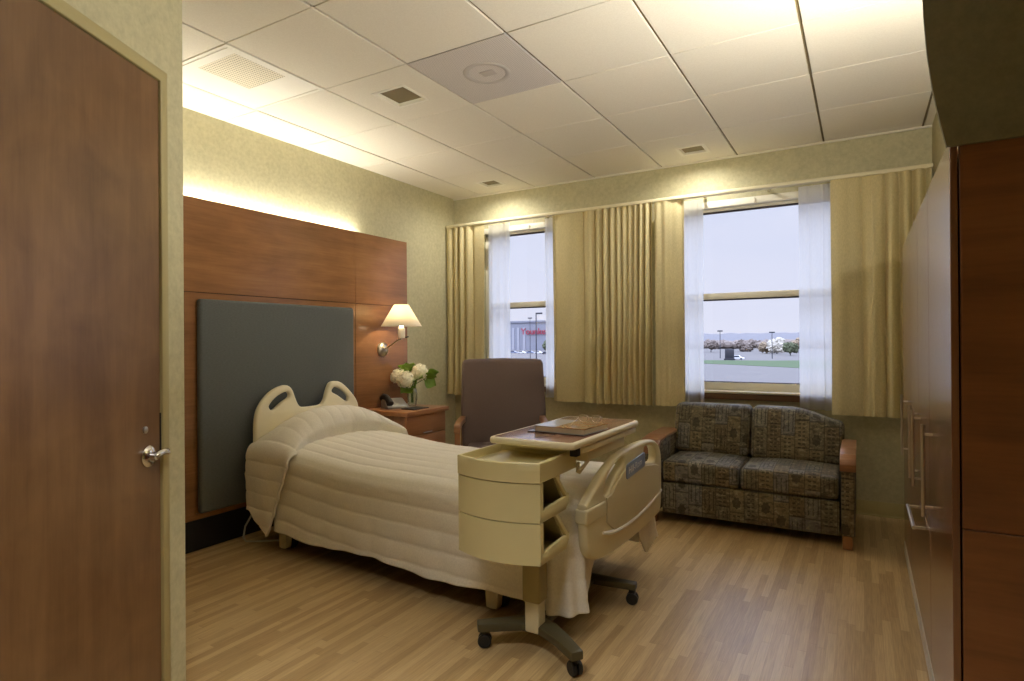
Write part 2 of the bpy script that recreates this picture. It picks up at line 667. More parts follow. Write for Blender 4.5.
def mat_sofa():
    """patchwork tapestry: columns of panels with a leaf, strokes or a ladder motif in each"""
    k = NT('patchwork_tapestry')
    tc = k.n('ShaderNodeTexCoord')
    sp = k.n('ShaderNodeSeparateXYZ')
    k.link(tc.outputs['UV'], sp.inputs[0])
    W, H = 0.09, 0.185
    u = k.math('DIVIDE', k.math('ADD', sp.outputs[0], 5.0), W)
    col = k.math('FLOOR', u)
    fu = k.math('FRACT', u)
    wn = k.n('ShaderNodeTexWhiteNoise', noise_dimensions='1D')
    k.link(col, wn.inputs['W'])
    v = k.math('ADD', k.math('DIVIDE', k.math('ADD', sp.outputs[1], 5.0), H), k.math('MULTIPLY', wn.outputs['Value'], 0.9))
    row = k.math('FLOOR', v)
    fv = k.math('FRACT', v)
    cb = k.n('ShaderNodeCombineXYZ')
    k.link(col, cb.inputs[0])
    k.link(row, cb.inputs[1])
    w2 = k.n('ShaderNodeTexWhiteNoise', noise_dimensions='2D')
    k.link(cb.outputs[0], w2.inputs['Vector'])
    r = w2.outputs['Value']
    pal = [(0.0, lin((118, 114, 102))), (0.2, lin((100, 92, 70))), (0.38, lin((84, 81, 66))), (0.55, lin((118, 104, 74))),
           (0.72, lin((106, 105, 102))), (0.88, lin((94, 79, 54)))]
    base = k.ramp(r, pal, 'CONSTANT')
    n = k.noise(k.coord('UV', (1, 1, 1)), 70, 4, 0.7)
    base = k.mix(0.35, base, k.ramp(n, [(0.35, lin((58, 52, 40))), (0.65, lin((140, 130, 106)))]))
    # leaf / medallion
    dx = k.math('SUBTRACT', fu, 0.5)
    dy = k.math('MULTIPLY', k.math('SUBTRACT', fv, 0.36), 1.5)
    ang = k.math('ARCTAN2', dy, dx)
    rad = k.math('SQRT', k.math('ADD', k.math('MULTIPLY', dx, dx), k.math('MULTIPLY', dy, dy)))
    lim = k.math('ADD', 0.29, k.math('MULTIPLY', k.math('SINE', k.math('MULTIPLY', ang, 7.0)), 0.03))
    leaf = k.math('LESS_THAN', rad, lim)
    leaf = k.math('MULTIPLY', leaf, k.math('LESS_THAN', k.math('FRACT', k.math('MULTIPLY', r, 3.0)), 0.4))
    # ladder of strokes
    st = k.math('GREATER_THAN', k.math('SINE', k.math('MULTIPLY', fv, 44.0)), 0.35)
    st = k.math('MULTIPLY', st, k.math('LESS_THAN', k.math('ABSOLUTE', dx), 0.24))
    st = k.math('MULTIPLY', st, k.math('GREATER_THAN', k.math('ABSOLUTE', dx), 0.05))
    st = k.math('MULTIPLY', st, k.math('GREATER_THAN', k.math('FRACT', k.math('MULTIPLY', r, 3.0)), 0.72))
    # upright strokes
    up = k.math('GREATER_THAN', k.math('SINE', k.math('ADD', k.math('MULTIPLY', fu, 20.0), k.math('MULTIPLY', n, 6.0))), 0.75)
    mid = k.math('FRACT', k.math('MULTIPLY', r, 3.0))
    up = k.math('MULTIPLY', up, k.math('MULTIPLY', k.math('GREATER_THAN', mid, 0.4), k.math('LESS_THAN', mid, 0.72)))
    up = k.math('MULTIPLY', up, k.math('LESS_THAN', k.math('ABSOLUTE', k.math('SUBTRACT', fv, 0.5)), 0.36))
    mot = k.math('MAXIMUM', k.math('MAXIMUM', leaf, st), up)
    bl = k.noise(k.coord('UV', (1, 1.6, 1)), 26, 3, 0.6, 0.5)
    base = k.mix(k.math('MULTIPLY', k.math('GREATER_THAN', bl, 0.57), 0.5), base, lin((48, 43, 33)))
    base = k.mix(k.math('MULTIPLY', k.math('LESS_THAN', bl, 0.40), 0.45), base, lin((158, 148, 120)))
    c = k.mix(k.math('MULTIPLY', mot, 0.72), base, lin((44, 38, 30)))
    e = k.math('MAXIMUM', k.math('LESS_THAN', fu, 0.06), k.math('LESS_THAN', fv, 0.05))
    c = k.mix(k.math('MULTIPLY', e, 0.6), c, lin((40, 34, 26)))
    k.pbr(c, 0.7, 0, k.bump(n, 0.15, 0.002), 0.3)
    return k.m


M['sofa'] = mat_sofa()


def mat_cover():
    k = NT('glossy_book_cover')
    v = k.coord('Object')
    f = k.noise(v, 11, 3, 0.6, 0.8)
    c = k.ramp(f, [(0.3, lin((70, 52, 36))), (0.45, lin((148, 104, 66))), (0.58, lin((190, 150, 104))), (0.72, lin((92, 74, 50)))])
    k.pbr(c, 0.16, 0, None, 0.6)
    return k.m


M['cover'] = mat_cover()
M['covergrey'] = plain('silver_cover_band', (186, 188, 194), 0.16, spec=0.6)
M['laminate'] = wood('table_laminate', (140, 104, 90), (152, 116, 100), (162, 126, 110), axis='Y', rough=0.16, figure=0.1)


# ------------------------------------------------------------------ camera
F = 596.57
yaw, pit, rol = -0.5307, 0.0017, -0.0068
fw = Vector((math.sin(yaw) * math.cos(pit), math.cos(yaw) * math.cos(pit), math.sin(pit)))
r0 = Vector((math.cos(yaw), -math.sin(yaw), 0))
u0 = r0.cross(fw)
rt = math.cos(rol) * r0 + math.sin(rol) * u0
up = -math.sin(rol) * r0 + math.cos(rol) * u0
cam = bpy.data.cameras.new('camera')
cam.sensor_width = 36.0
cam.lens = F / 1024 * 36.0
cam.clip_start = 0.05
cam.clip_end = 3000
camo = bpy.data.objects.new('camera', cam)
COL.objects.link(camo)
mw = Matrix((rt, up, -fw)).transposed().to_4x4()
mw.translation = (0, 0, 1.27)
camo.matrix_world = mw
SC.camera = camo

# ------------------------------------------------------------------ room
CZ = 2.74       # ceiling
YW = 5.015      # window wall
XL = -3.625     # head wall
XR = 0.425      # right wall by the window
DW0 = Vector((-1.9996, 1.0899, 0))            # latch edge of the entry door
DWD = Vector((-0.459, 0.889, 0)).normalized()   # direction along the angled wall
DWN = Vector((DWD.y, -DWD.x, 0))         # towards the room


def dw(s, n=0.0, z=0.0):
    p = DW0 + DWD * s + DWN * n
    return Vector((p.x, p.y, z))


fl = MB().box((-4.2, -2.0, -0.1), (1.1, 5.2, 0.0)).build('floor', M['floor'])
struct(fl)

mb = MB()
mb.box((-3.79, 1.2, 0), (XL, 5.2, CZ))
struct(mb.build('wall_left', M['wall']))

# window wall with two openings
WL = (-3.28, -2.26)
WR = (-1.47, -0.04)
WZ0, WZ1 = 0.845, 2.40
Y2 = 5.2
mb = MB()
mb.box((XL, YW, 0), (1.1, Y2, WZ0))
mb.box((XL, YW, WZ1), (1.1, Y2, CZ))
for a, b in ((XL, WL[0]), (WL[1], WR[0]), (WR[1], 1.1)):
    mb.box((a, YW, WZ0), (b, Y2, WZ1))
struct(mb.build('wall_back', M['wall']))

# right wall: full height by the window, above and behind the wardrobes further forward
mb = MB()
mb.box((XR, 4.275, 0), (1.1, YW, CZ))
mb.box((XR, 2.14, 1.84), (1.1, 4.275, CZ))
mb.box((0.95, -1.8, 0), (1.1, 4.275, CZ))
struct(mb.build('wall_right', M['wall']))

# angled entry wall (solid mass that holds the bathroom behind it)
c0 = dw(0.1655)
c1 = dw(-3.0)
mb = MB().prism([(c0.x, c0.y), (-4.2, c0.y), (-4.2, -2.0), (c1.x, -2.0), (c1.x, c1.y)], 0, CZ)
struct(mb.build('wall_entry', M['wall']))
mb = MB().box((-1.0, -2.0, 0), (1.1, -1.75, CZ))
struct(mb.build('wall_front', M['wall']))

# ceiling: lay-in tiles over the dark reveal of the grid
mb = MB()
mb.mi = 1
mb.box((-4.2, -2.0, CZ + 0.012), (1.1, 5.2, CZ + 0.1))
mb.mi = 0
GX0, GY0, GSX, GSY = -3.8966, 1.8134, 0.61, 0.6255
SKIP = {(1, 0), (3, 1)}      # cells taken by the diffuser and the grey panel
DL = [(-2.37, 2.745, 0.115), (-2.965, 4.685, 0.1), (-1.12, 4.685, 0.1)]   # downlights (holes in tiles)
for i in range(-1, 9):
    for j in range(-7, 6):
        if (i, j) in SKIP:
            continue
        x0, x1 = GX0 + GSX * i + 0.007, GX0 + GSX * (i + 1) - 0.007
        y0, y1 = GY0 + GSY * j + 0.0025, GY0 + GSY * (j + 1) - 0.0025
        x0, x1, y0, y1 = max(x0, -4.2), min(x1, 1.1), max(y0, -2.0), min(y1, YW)
        if x1 - x0 < 0.02 or y1 - y0 < 0.02:
            continue
        hole = [d for d in DL if x0 < d[0] < x1 and y0 < d[1] < y1]
        z0, z1 = CZ, CZ + 0.014
        if hole:
            hx, hy, hr = hole[0]
            for lo, hi in (((x0, y0), (hx - hr, y1)), ((hx + hr, y0), (x1, y1)), ((hx - hr, y0), (hx + hr, hy - hr)), ((hx - hr, hy + hr), (hx + hr, y1))):
                mb.box((lo[0], lo[1], z0), (hi[0], hi[1], z1))
        else:
            mb.box((x0, y0, z0), (x1, y1, z1), 0.002, 1)
struct(mb.build('ceiling', [M['tile'], M['grid']]))

# wall angle under the ceiling on the window wall and head wall
mb = MB()
mb.box((XL, YW - 0.018, CZ - 0.012), (XR, YW, CZ))
struct(mb.build('trim_1', M['tile']))

# baseboards
mb = MB().box((XL, YW - 0.006, 0), (XR, YW, 0.105), 0.002).box((XL, YW - 0.016, 0), (XR, YW, 0.012), 0.003)
struct(mb.build('baseboard_back', M['base']))
mb = MB().box((XR - 0.006, 4.28, 0), (XR, YW - 0.016, 0.105), 0.002)
struct(mb.build('baseboard_right', M['base']))
mb = MB().box((XL, 4.16, 0), (XL + 0.006, YW - 0.016, 0.105), 0.002)
struct(mb.build('baseboard_left', M['base']))

# bulkhead above the near wardrobe, its free edge curving in towards the wardrobe
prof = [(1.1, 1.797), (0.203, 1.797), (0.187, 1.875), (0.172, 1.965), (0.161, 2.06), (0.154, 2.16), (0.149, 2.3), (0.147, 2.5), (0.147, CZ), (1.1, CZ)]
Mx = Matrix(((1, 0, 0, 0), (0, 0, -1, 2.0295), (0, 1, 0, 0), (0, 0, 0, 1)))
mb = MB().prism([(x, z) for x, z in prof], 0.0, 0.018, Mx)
struct(mb.build('trim_2', M['soffit_shaded']))

# ------------------------------------------------------------------ windows
def window(idx, X0, X1, label_side):
    yf = 5.075
    x0, x1 = X0, X1
    mb = MB()
    fwid = 0.055
    mb.box((x0, yf, WZ0), (x0 + fwid, yf + 0.07, WZ1), 0.004)
    mb.box((x1 - fwid, yf, WZ0), (x1, yf + 0.07, WZ1), 0.004)
    mb.box((x0, yf, 2.325), (x1, yf + 0.07, WZ1), 0.004)
    mb.box((x0, yf, WZ0), (x1, yf + 0.07, 0.925), 0.004)
    w = mb.build('window_%d' % idx, M['frame'])
    struct(w)
    a, b = x0 + fwid, x1 - fwid
    MB().box((a, yf - 0.004, 1.605), (b, yf + 0.05, 1.655), 0.004).build('meeting_rail', M['frame'], w)
    g = MB()
    g.box((a, yf + 0.008, 1.594), (b, yf + 0.03, 1.605))
    g.box((a, yf + 0.008, 2.312), (b, yf + 0.03, 2.325))
    g.box((a, yf + 0.008, 0.925), (b, yf + 0.03, 0.932))
    g.build('gasket', M['gasket'], w)
    MB().box((a, yf + 0.03, 1.655), (b, yf + 0.036, 2.325)).build('upper_pane', M['pane'], w)
    MB().box((a, yf + 0.03, 0.925), (b, yf + 0.036, 1.6)).build('lower_pane', M['pane'], w)
    MB().box((x0 - 0.03, 4.965, WZ0), (x1 + 0.03, yf, WZ0 + 0.017), 0.004).build('stool', M['sill'], w)
    MB().box((x0 - 0.02, 4.985, 0.795), (x1 + 0.02, YW, WZ0), 0.003).build('apron', M['apron'], w)
    h = MB()
    h.box((x0 + 0.01, YW - 0.003, 2.345), (x1 - 0.01, yf, WZ1), 0.006)
    h.tube([((x0 + x1) / 2 + 0.03, YW - 0.01, 2.345), ((x0 + x1) / 2 + 0.03, YW - 0.01, 2.385)], 0.012, 10)
    h.build('shade_box', M['frame'], w)


window(1, WL[0], WL[1], 'left')
window(2, WR[0], WR[1], 'right')

# ------------------------------------------------------------------ entry door
def dwM(s, z, n=0.0):
    """local x along the wall, y up, z out into the room"""
    m = Matrix((DWD, Vector((0, 0, 1)), DWN)).transposed().to_4x4()
    m.translation = dw(s, n, z)
    return m


mb = MB().prism(rrect(-0.92, 0.008, -0.003, 2.128, 0.004, 2), 0, 0.022, dwM(0, 0))
door = struct(mb.build('door_1', M['door']))
mb = MB()
mb.prism([(-0.96, 0), (-0.924, 0), (-0.924, 2.132), (0.002, 2.132), (0.002, 0), (0.036, 0), (0.036, 2.17), (-0.96, 2.17)], 0, 0.03, dwM(0, 0), 0.004)
mb.build('door_frame', M['trim'], door)
mb = MB()
mm = dwM(-0.065, 0.915, 0.022)
mb.lathe([(0, 0), (0.034, 0), (0.034, 0.006), (0.028, 0.012), (0.014, 0.016), (0.012, 0.03), (0.0, 0.032)], 24, mm)
p = lambda s, n, z: dw(s, n, z)
lever = [p(-0.066, 0.04, 0.912), p(-0.06, 0.046, 0.915), p(-0.045, 0.047, 0.92), p(-0.025, 0.047, 0.922), p(-0.008, 0.046, 0.92), p(0.002, 0.043, 0.916)]
mb.tube(lever, [0.012, 0.012, 0.010, 0.0105, 0.012, 0.010], 12)
mb.build('lever_handle', M['chrome'], door)
mb = MB().lathe([(0, 0), (0.011, 0), (0.011, 0.004), (0.006, 0.006), (0, 0.006)], 18, dwM(-0.077, 1.0, 0.022))
mb.build('lock_cylinder', M['nickel'], door)
mb = MB().box((-0.004, -0.06, 0.0), (0.0025, 0.06, 0.0235))
mb.bm.transform(dwM(-0.001, 0.985))
mb.build('latch_plate', M['darkmetal'], door)

# ------------------------------------------------------------------ head wall panelling
XP = -3.52
hp = thing('headwall_panel', 'cherry wood wall panelling with slate grey pad behind the bed, glowing top edge', 'wall panel', (XP, 2.7, 0))
PT = 2.168
mb = MB()
gaps_y = [1.22, 2.098, 3.508, 4.145]
def pbox(mb, y0, y1, z0, z1):
    mb.box((XP - 0.02, y0 + 0.0018, z0 + 0.0018), (XP, y1 - 0.0018, z1 - 0.0018), 0.0012, 1)
for y0, y1, z0, z1, nm in ((1.22, 3.508, 1.586, PT, 'upper_board'), (3.508, 4.145, 1.586, PT, 'upper_board'),
                           (1.22, 2.098, 0.19, 1.586, 'lower_board'), (2.098, 3.508, 0.19, 1.586, 'lower_board'), (3.508, 4.145, 0.19, 1.586, 'lower_board')):
    q = MB()
    pbox(q, y0, y1, z0, z1)
    q.build(nm, M['panel_wood'], hp)
MB().box((XP - 0.034, 1.225, 0.2), (XP - 0.0205, 4.14, PT - 0.004)).build('backing', M['groove'], hp)
MB().box((XL + 0.001, 1.22, 0.001), (XP - 0.008, 4.14, 0.187)).build('kick_board', M['kick'], hp)
MB().box((XL + 0.001, 4.125, 0.19), (XP - 0.0205, 4.143, PT - 0.03)).build('end_return', M['panel_wood'], hp)
# slate upholstered pad
pdo = MB().box((XP + 0.001, 2.168, 0.232), (XP + 0.052, 3.445, 1.545), 0.02, 4).build('upholstered_pad', M['pad'], hp)
pdo['label'] = 'large slate grey upholstered pad'
MB().box((XP + 0.0005, 2.164, 0.222), (XP + 0.008, 3.449, 0.232), 0.001).build('bottom_trim', M['cherry_x'], pdo)

# cove lamp in the slot behind the panelling
cl = thing('cove_lamp', 'hidden strip lamp in the slot behind the top of the head wall panelling', 'lamp', (-3.59, 2.5, 2.0))
MB().box((-3.618, 1.3, 2.115), (-3.566, 3.62, 2.13)).build('tray', M['white'], cl)
MB().tube([(-3.59, 1.32, 2.148), (-3.59, 3.6, 2.148)], 0.011, 10).build('tube', mat_emit('cove_tube_glow', (1.0, 0.965, 0.885), 66.0), cl)

# ------------------------------------------------------------------ ceiling fittings
def diffuser():
    x0, x1 = GX0 + GSX + 0.006, GX0 + GSX * 2 - 0.006
    y0, y1 = GY0 + 0.003, GY0 + GSY - 0.003
    t = thing('supply_diffuser', 'white lay-in ceiling air diffuser with a square perforated centre', 'air vent', ((x0 + x1) / 2, (y0 + y1) / 2, CZ))
    m = MB()
    cx, cy = -2.885, 2.05
    h = 0.155
    for lo, hi in (((x0, y0), (cx - h, y1)), ((cx + h, y0), (x1, y1)), ((cx - h, y0), (cx + h, cy - h)), ((cx - h, cy + h), (cx + h, y1))):
        m.box((lo[0], lo[1], CZ - 0.002), (hi[0], hi[1], CZ + 0.01))
    m.box((x0 + 0.02, y0 + 0.02, CZ - 0.006), (x1 - 0.02, y0 + 0.028, CZ), 0.001)
    m.box((x0 + 0.02, y1 - 0.028, CZ - 0.006), (x1 - 0.02, y1 - 0.02, CZ), 0.001)
    m.build('panel', M['diff'], t)
    MB().box((cx - h, cy - h, CZ - 0.001), (cx + h, cy + h, CZ + 0.008)).build('perforated_face', M['perf'], t)


diffuser()


def grey_panel():
    x0, x1 = GX0 + GSX * 3 + 0.006, GX0 + GSX * 4 - 0.006
    y0, y1 = GY0 + GSY + 0.003, GY0 + GSY * 2 - 0.003
    cx, cy = (x0 + x1) / 2, (y0 + y1) / 2
    t = thing('return_grille', 'grey perforated ceiling panel with a round duct collar showing through', 'air vent', (cx, cy, CZ))
    MB().box((x0, y0, CZ - 0.001), (x1, y1, CZ + 0.008)).build('panel', M['perfgrey'], t)
    m = MB()
    m.lathe([(0.10, -0.001), (0.104, -0.004), (0.128, -0.004), (0.132, -0.001)], 36, Matrix.Translation((cx, cy, CZ)))
    m.build('duct_ring', M['diffgrey'], t)
    MB().box((cx - 0.035, cy - 0.03, CZ - 0.003), (cx + 0.05, cy + 0.03, CZ - 0.0005), 0.001).build('damper_tab', M['diffgrey'], t)


grey_panel()


def downlight(x, y, r, label, trim, lens):
    t = thing('recessed_downlight', label, 'ceiling light', (x, y, CZ), group='recessed square ceiling lights')
    m = MB()
    k = r + trim
    z0, z1 = CZ - 0.004, CZ + 0.001
    for lo, hi in (((x - k, y - k), (x - r, y + k)), ((x + r, y - k), (x + k, y + k)), ((x - r, y - k), (x + r, y - r)), ((x - r, y + r), (x + r, y + k))):
        m.box((lo[0], lo[1], z0), (hi[0], hi[1], z1))
    m.build('trim_ring', M['diff'], t)
    m = MB()
    r2 = r * 0.78
    zt = CZ + 0.034
    b = [m.bm.verts.new((x + sx * r, y + sy * r, CZ)) for sx, sy in ((-1, -1), (1, -1), (1, 1), (-1, 1))]
    c = [m.bm.verts.new((x + sx * r2, y + sy * r2, zt)) for sx, sy in ((-1, -1), (1, -1), (1, 1), (-1, 1))]
    for q in range(4):
        m.bm.faces.new((b[q], b[(q + 1) % 4], c[(q + 1) % 4], c[q]))
    m.build('reflector', M['dlight'], t)
    MB().box((x - r2, y - r2, zt - 0.002), (x + r2, y + r2, zt + 0.004)).build('lamp_plate', lens, t)


downlight(DL[0][0], DL[0][1], 0.105, 'square recessed downlight in the ceiling between the two air vents', 0.018, M['dlight2'])
LENS = mat_emit('lit_washer_lens', (1.0, 0.94, 0.78), 0.42)
downlight(DL[1][0], DL[1][1], 0.085, 'square recessed wall washer in the ceiling corner above the left window', 0.025, LENS)
downlight(DL[2][0], DL[2][1], 0.085, 'square recessed wall washer above the gathered middle curtain and right window', 0.025, LENS)

# ------------------------------------------------------------------ curtains
YC = 4.872
mb = MB()
mb.box((-3.615, YC - 0.03, 2.413), (XR - 0.008, YC + 0.03, 2.44), 0.006)
for k in range(9):
    xx = -3.5 + k * 0.48
    mb.box((xx - 0.012, YC, 2.425), (xx + 0.012, YW - 0.001, 2.436), 0.002)
tr = mb.build('curtain_track', M['rail'], loc=(-1.6, YC, 2.42))
tag(tr, 'cream curtain track running along the window wall', 'curtain track')


def pleat(x0, x1, dens, amp, y, z0, z1, seed, nz=14, flare=0.0, nper=14):
    """dens: list of (fraction, pleats per metre) ; returns an MB with a hanging pleated cloth"""
    rnd = random.Random(seed)
    n = int((x1 - x0) / 0.0045)
    ph = rnd.random() * 6
    xs, ys, ds = [], [], []
    for i in range(n + 1):
        f = i / n
        d = dens[-1][1]
        for (fa, da), (fb, db) in zip(dens, dens[1:]):
            if fa <= f <= fb:
                d = da + (db - da) * (f - fa) / max(1e-6, fb - fa)
                break
        ph += 2 * PI * d * (x1 - x0) / n
        a = amp * (0.65 + 0.5 * noise.noise(Vector((f * 7 + seed, 0.3, seed))))
        if d < 5:
            a *= 0.6
        xs.append(x0 + (x1 - x0) * f)
        ds.append(a)
        ys.append((0.9 - 1.8 * abs(math.sin(ph / 2)) ** 0.75) if d >= 5 or True else 0)
    m = MB()

    def fn(u, v):
        i = min(n, int(round(u * n)))
        z = z0 + (z1 - z0) * v
        k = 0.62 + 0.38 * (1 - v) ** 0.6
        w = noise.noise(Vector((u * 6 + seed, v * 1.2, 2.0)))
        drift = 0.014 * w * (1 - v)
        xx = xs[i] + drift + flare * (u - 0.5) * (1 - v)
        yy = y + ds[i] * k * ys[i] + 0.006 * w
        zz = z
        if v == 0:
            zz += 0.008 * noise.noise(Vector((u * 5, seed, 0)))
        return Vector((xx, yy, zz))
    m.grid(fn, n, nz)
    return m


def curtain(name, x0, x1, dens, amp, y, z0, z1, seed, mat, label, cat, group, flare=0.0, th=0.0):
    m = pleat(x0, x1, dens, amp, y, z0, z1, seed, flare=flare)
    o = m.build(name, mat, loc=((x0 + x1) / 2, y, z0), ang=180)
    tag(o, label, cat, group)
    return o


G1 = 'gold drapery panels on the window wall'
curtain('drapery_panel', -3.61, -3.15, [(0, 9), (0.3, 15), (0.55, 13), (0.7, 4.5), (1, 4)], 0.052, YC - 0.01, 0.745, 2.413, 1, M['curtain'],
        'gold drapery panel in the corner at the left side of the left window', 'curtain', G1)
curtain('drapery_panel', -2.42, -1.49, [(0, 3.2), (0.3, 4), (0.45, 13), (0.7, 20), (1, 19)], 0.056, YC - 0.01, 0.73, 2.413, 2, M['curtain'],
        'wide gold drapery panel between the windows, gathered along its right half', 'curtain', G1)
curtain('drapery_panel', -1.475, -1.235, [(0, 3), (0.5, 3.5), (1, 4)], 0.045, YC - 0.012, 0.735, 2.413, 3, M['curtain'],
        'narrow flat gold drapery panel at the left side of the right window', 'curtain', G1)
curtain('drapery_panel', -0.19, 0.405, [(0, 3.5), (0.42, 4.5), (0.55, 12), (1, 14)], 0.056, YC - 0.01, 0.73, 2.413, 4, M['curtain'],
        'gold drapery panel at the right side of the right window by the wardrobes', 'curtain', G1)
G2 = 'white sheer curtains at the windows'
YS = 4.946
curtain('sheer_curtain', -3.16, -2.915, [(0, 10), (1, 14)], 0.012, YS, 0.75, 2.413, 5, M['sheer'],
        'white sheer curtain beside the corner drapery, at the left of the left window', 'curtain', G2)
curtain('sheer_curtain', -2.54, -2.37, [(0, 10), (1, 14)], 0.012, YS, 0.75, 2.413, 6, M['sheer'],
        'white sheer curtain at the right of the left window, beside the wide gathered drapery', 'curtain', G2)
curtain('sheer_curtain', -1.30, -1.10, [(0, 10), (1, 12)], 0.012, YS, 0.75, 2.413, 7, M['sheer'],
        'white sheer curtain at the left of the right window, above the loveseat', 'curtain', G2)
curtain('sheer_curtain', -0.405, -0.15, [(0, 10), (1, 12)], 0.012, YS, 0.75, 2.413, 8, M['sheer'],
        'white sheer curtain at the right of the right window, beside the rightmost drapery', 'curtain', G2)

# ------------------------------------------------------------------ wardrobes
XF = 0.211
WG = 'built-in wardrobes along the right wall'


def bar_handle(y, z0, z1, x, parent, horizontal=None):
    m = MB()
    if horizontal is None:
        m.tube([(x, y, z0), (x, y, z1)], 0.0065, 10)
        for z in (z0 + 0.035, z1 - 0.035):
            m.tube([(x, y, z), (XF, y, z)], 0.005, 8)
    else:
        y0, y1, z = horizontal
        m.tube([(x, y0, z), (x, y1, z)], 0.0075, 10)
        for yy in (y0 + 0.01, y1 - 0.01):
            m.tube([(x, yy, z), (XF, yy, z)], 0.006, 8)
    return m.build('handle', M['nickel'], parent)


def wdoor(y0, y1, z0, z1, parent, name='door'):
    return MB().box((XF, y0 + 0.0015, z0), (XF + 0.018, y1 - 0.0015, z1), 0.0015, 1).build(name, M['ward'], parent)


def wbody(y0, y1, top, parent, side=False):
    m = MB()
    m.box((XF + 0.0225, y0 + (0.02 if side else 0.0), 0.075), (0.93, y1, top))
    m.build('carcass', M['ward'], parent)
    MB().box((XF - 0.003, y0 + 0.002, 0.001), (0.93, y1 - 0.002, 0.062)).build('plinth', M['plinth'], parent)


w1 = thing('wardrobe', 'near wardrobe unit with its cherry side panel facing the camera', 'wardrobe', (0.5, 2.35, 0), group=WG)
wbody(2.03, 2.66, 1.815, w1, True)
MB().box((XF + 0.0225, 2.03, 0.75), (0.93, 2.05, 1.815), 0.0015, 1).build('side_panel', M['ward_side'], w1)
MB().box((XF + 0.0225, 2.03, 0.075), (0.93, 2.05, 0.747), 0.0015, 1).build('side_panel', M['ward_side'], w1)
d = wdoor(2.03, 2.66, 0.078, 1.818, w1)
bar_handle(2.55, 0.642, 0.968, 0.182, d)
w2 = thing('wardrobe', 'middle wardrobe unit with a pair of doors above a wide bottom drawer', 'wardrobe', (0.5, 3.17, 0), group=WG)
wbody(2.66, 3.66, 1.815, w2)
d = wdoor(2.66, 3.16, 0.56, 1.816, w2)
bar_handle(3.05, 0.642, 0.968, 0.182, d)
d = wdoor(3.16, 3.66, 0.56, 1.816, w2)
bar_handle(3.23, 0.642, 0.968, 0.182, d)
d = wdoor(2.66, 3.66, 0.078, 0.557, w2, 'drawer')
bar_handle(0, 0, 0, 0.172, d, (2.85, 3.22, 0.52))
w3 = thing('wardrobe', 'far wardrobe unit with a single door, nearest the window wall', 'wardrobe', (0.5, 3.95, 0), group=WG)
wbody(3.66, 4.26, 1.815, w3)
d = wdoor(3.66, 4.26, 0.078, 1.816, w3)
bar_handle(3.85, 0.642, 0.968, 0.182, d)

# uplight on top of the wardrobes, hidden behind the bulkhead
ul = thing('uplight', 'strip uplight resting on top of the near wardrobe behind the bulkhead', 'lamp', (0.33, 2.4, 1.816))
MB().box((0.27, 2.15, 1.8155), (0.40, 2.44, 1.835), 0.004).build('housing', M['white'], ul)
MB().tube([(0.335, 2.16, 1.845), (0.335, 2.42, 1.845)], 0.012, 10).build('tube', mat_emit('uplight_tube_glow', (1.0, 0.975, 0.915), 1300.0), ul)

# ------------------------------------------------------------------ bed
TH = math.radians(-3.5)
AX = Vector((math.cos(TH), math.sin(TH), 0))
AY = Vector((-math.sin(TH), math.cos(TH), 0))
FB = Vector((-0.973, 2.765, 0))
HB = FB - AX * 2.38
BL = 2.38
bed = thing('hospital_bed', 'cream plastic hospital bed with handled headboard and footboard, on casters', 'bed', HB, TH)
# local frame: x towards the foot, y across (negative = near side)
MXY = lambda x: Matrix(((0, 0, 1, x), (1, 0, 0, 0), (0, 1, 0, 0), (0, 0, 0, 1)))   # plate: local xy -> (y,z), thickness along x
hb = [(-0.442, 0.36), (-0.444, 0.60), (-0.441, 0.78), (-0.41, 0.868), (-0.345, 0.939), (-0.272, 0.978), (-0.207, 0.985), (-0.168, 0.955), (-0.14, 0.89),
      (-0.118, 0.847), (-0.085, 0.828), (0.0, 0.826), (0.068, 0.832), (0.1, 0.865), (0.122, 0.93), (0.148, 0.978), (0.19, 0.99), (0.255, 0.975), (0.34, 0.905), (0.40, 0.83),
      (0.418, 0.75), (0.42, 0.60), (0.418, 0.36)]
h1 = [(-0.342, 0.862), (-0.29, 0.912), (-0.222, 0.941), (-0.193, 0.93), (-0.196, 0.902), (-0.25, 0.872), (-0.31, 0.832), (-0.335, 0.836)]
h2 = [(0.166, 0.915), (0.18, 0.942), (0.21, 0.945), (0.26, 0.922), (0.312, 0.876), (0.315, 0.845), (0.292, 0.838), (0.22, 0.885)]
mb = MB().plate([smooth_closed(hb, 5), smooth_closed(h1, 5), smooth_closed(h2, 5)], 0.044, 0.016, MXY(0.0))
mb.recalc().build('headboard', M['cream2'], bed, world=False, ang=50)

fb = [(-0.459, 0.566), (-0.452, 0.45), (-0.44, 0.385), (-0.405, 0.342), (-0.341, 0.318), (-0.22, 0.306), (0.0, 0.306), (0.22, 0.318), (0.38, 0.338), (0.432, 0.365), (0.446, 0.45), (0.45, 0.58),
      (0.44, 0.665), (0.398, 0.718), (0.315, 0.748), (0.176, 0.757), (0.006, 0.749), (-0.149, 0.727), (-0.291, 0.675), (-0.40, 0.612), (-0.445, 0.585)]
f1 = [(-0.272, 0.585), (-0.268, 0.63), (-0.20, 0.685), (-0.11, 0.716), (-0.06, 0.718), (-0.062, 0.69), (-0.15, 0.645), (-0.225, 0.59)]
f2 = [(0.205, 0.66), (0.205, 0.722), (0.29, 0.722), (0.345, 0.70), (0.36, 0.65), (0.33, 0.632), (0.26, 0.64)]
mb = MB().plate([smooth_closed(fb, 5), smooth_closed(f1, 5), smooth_closed(f2, 4)], 0.046, 0.014, MXY(BL - 0.023))
fbo = mb.recalc().build('footboard', M['cream'], bed, world=False, ang=50)
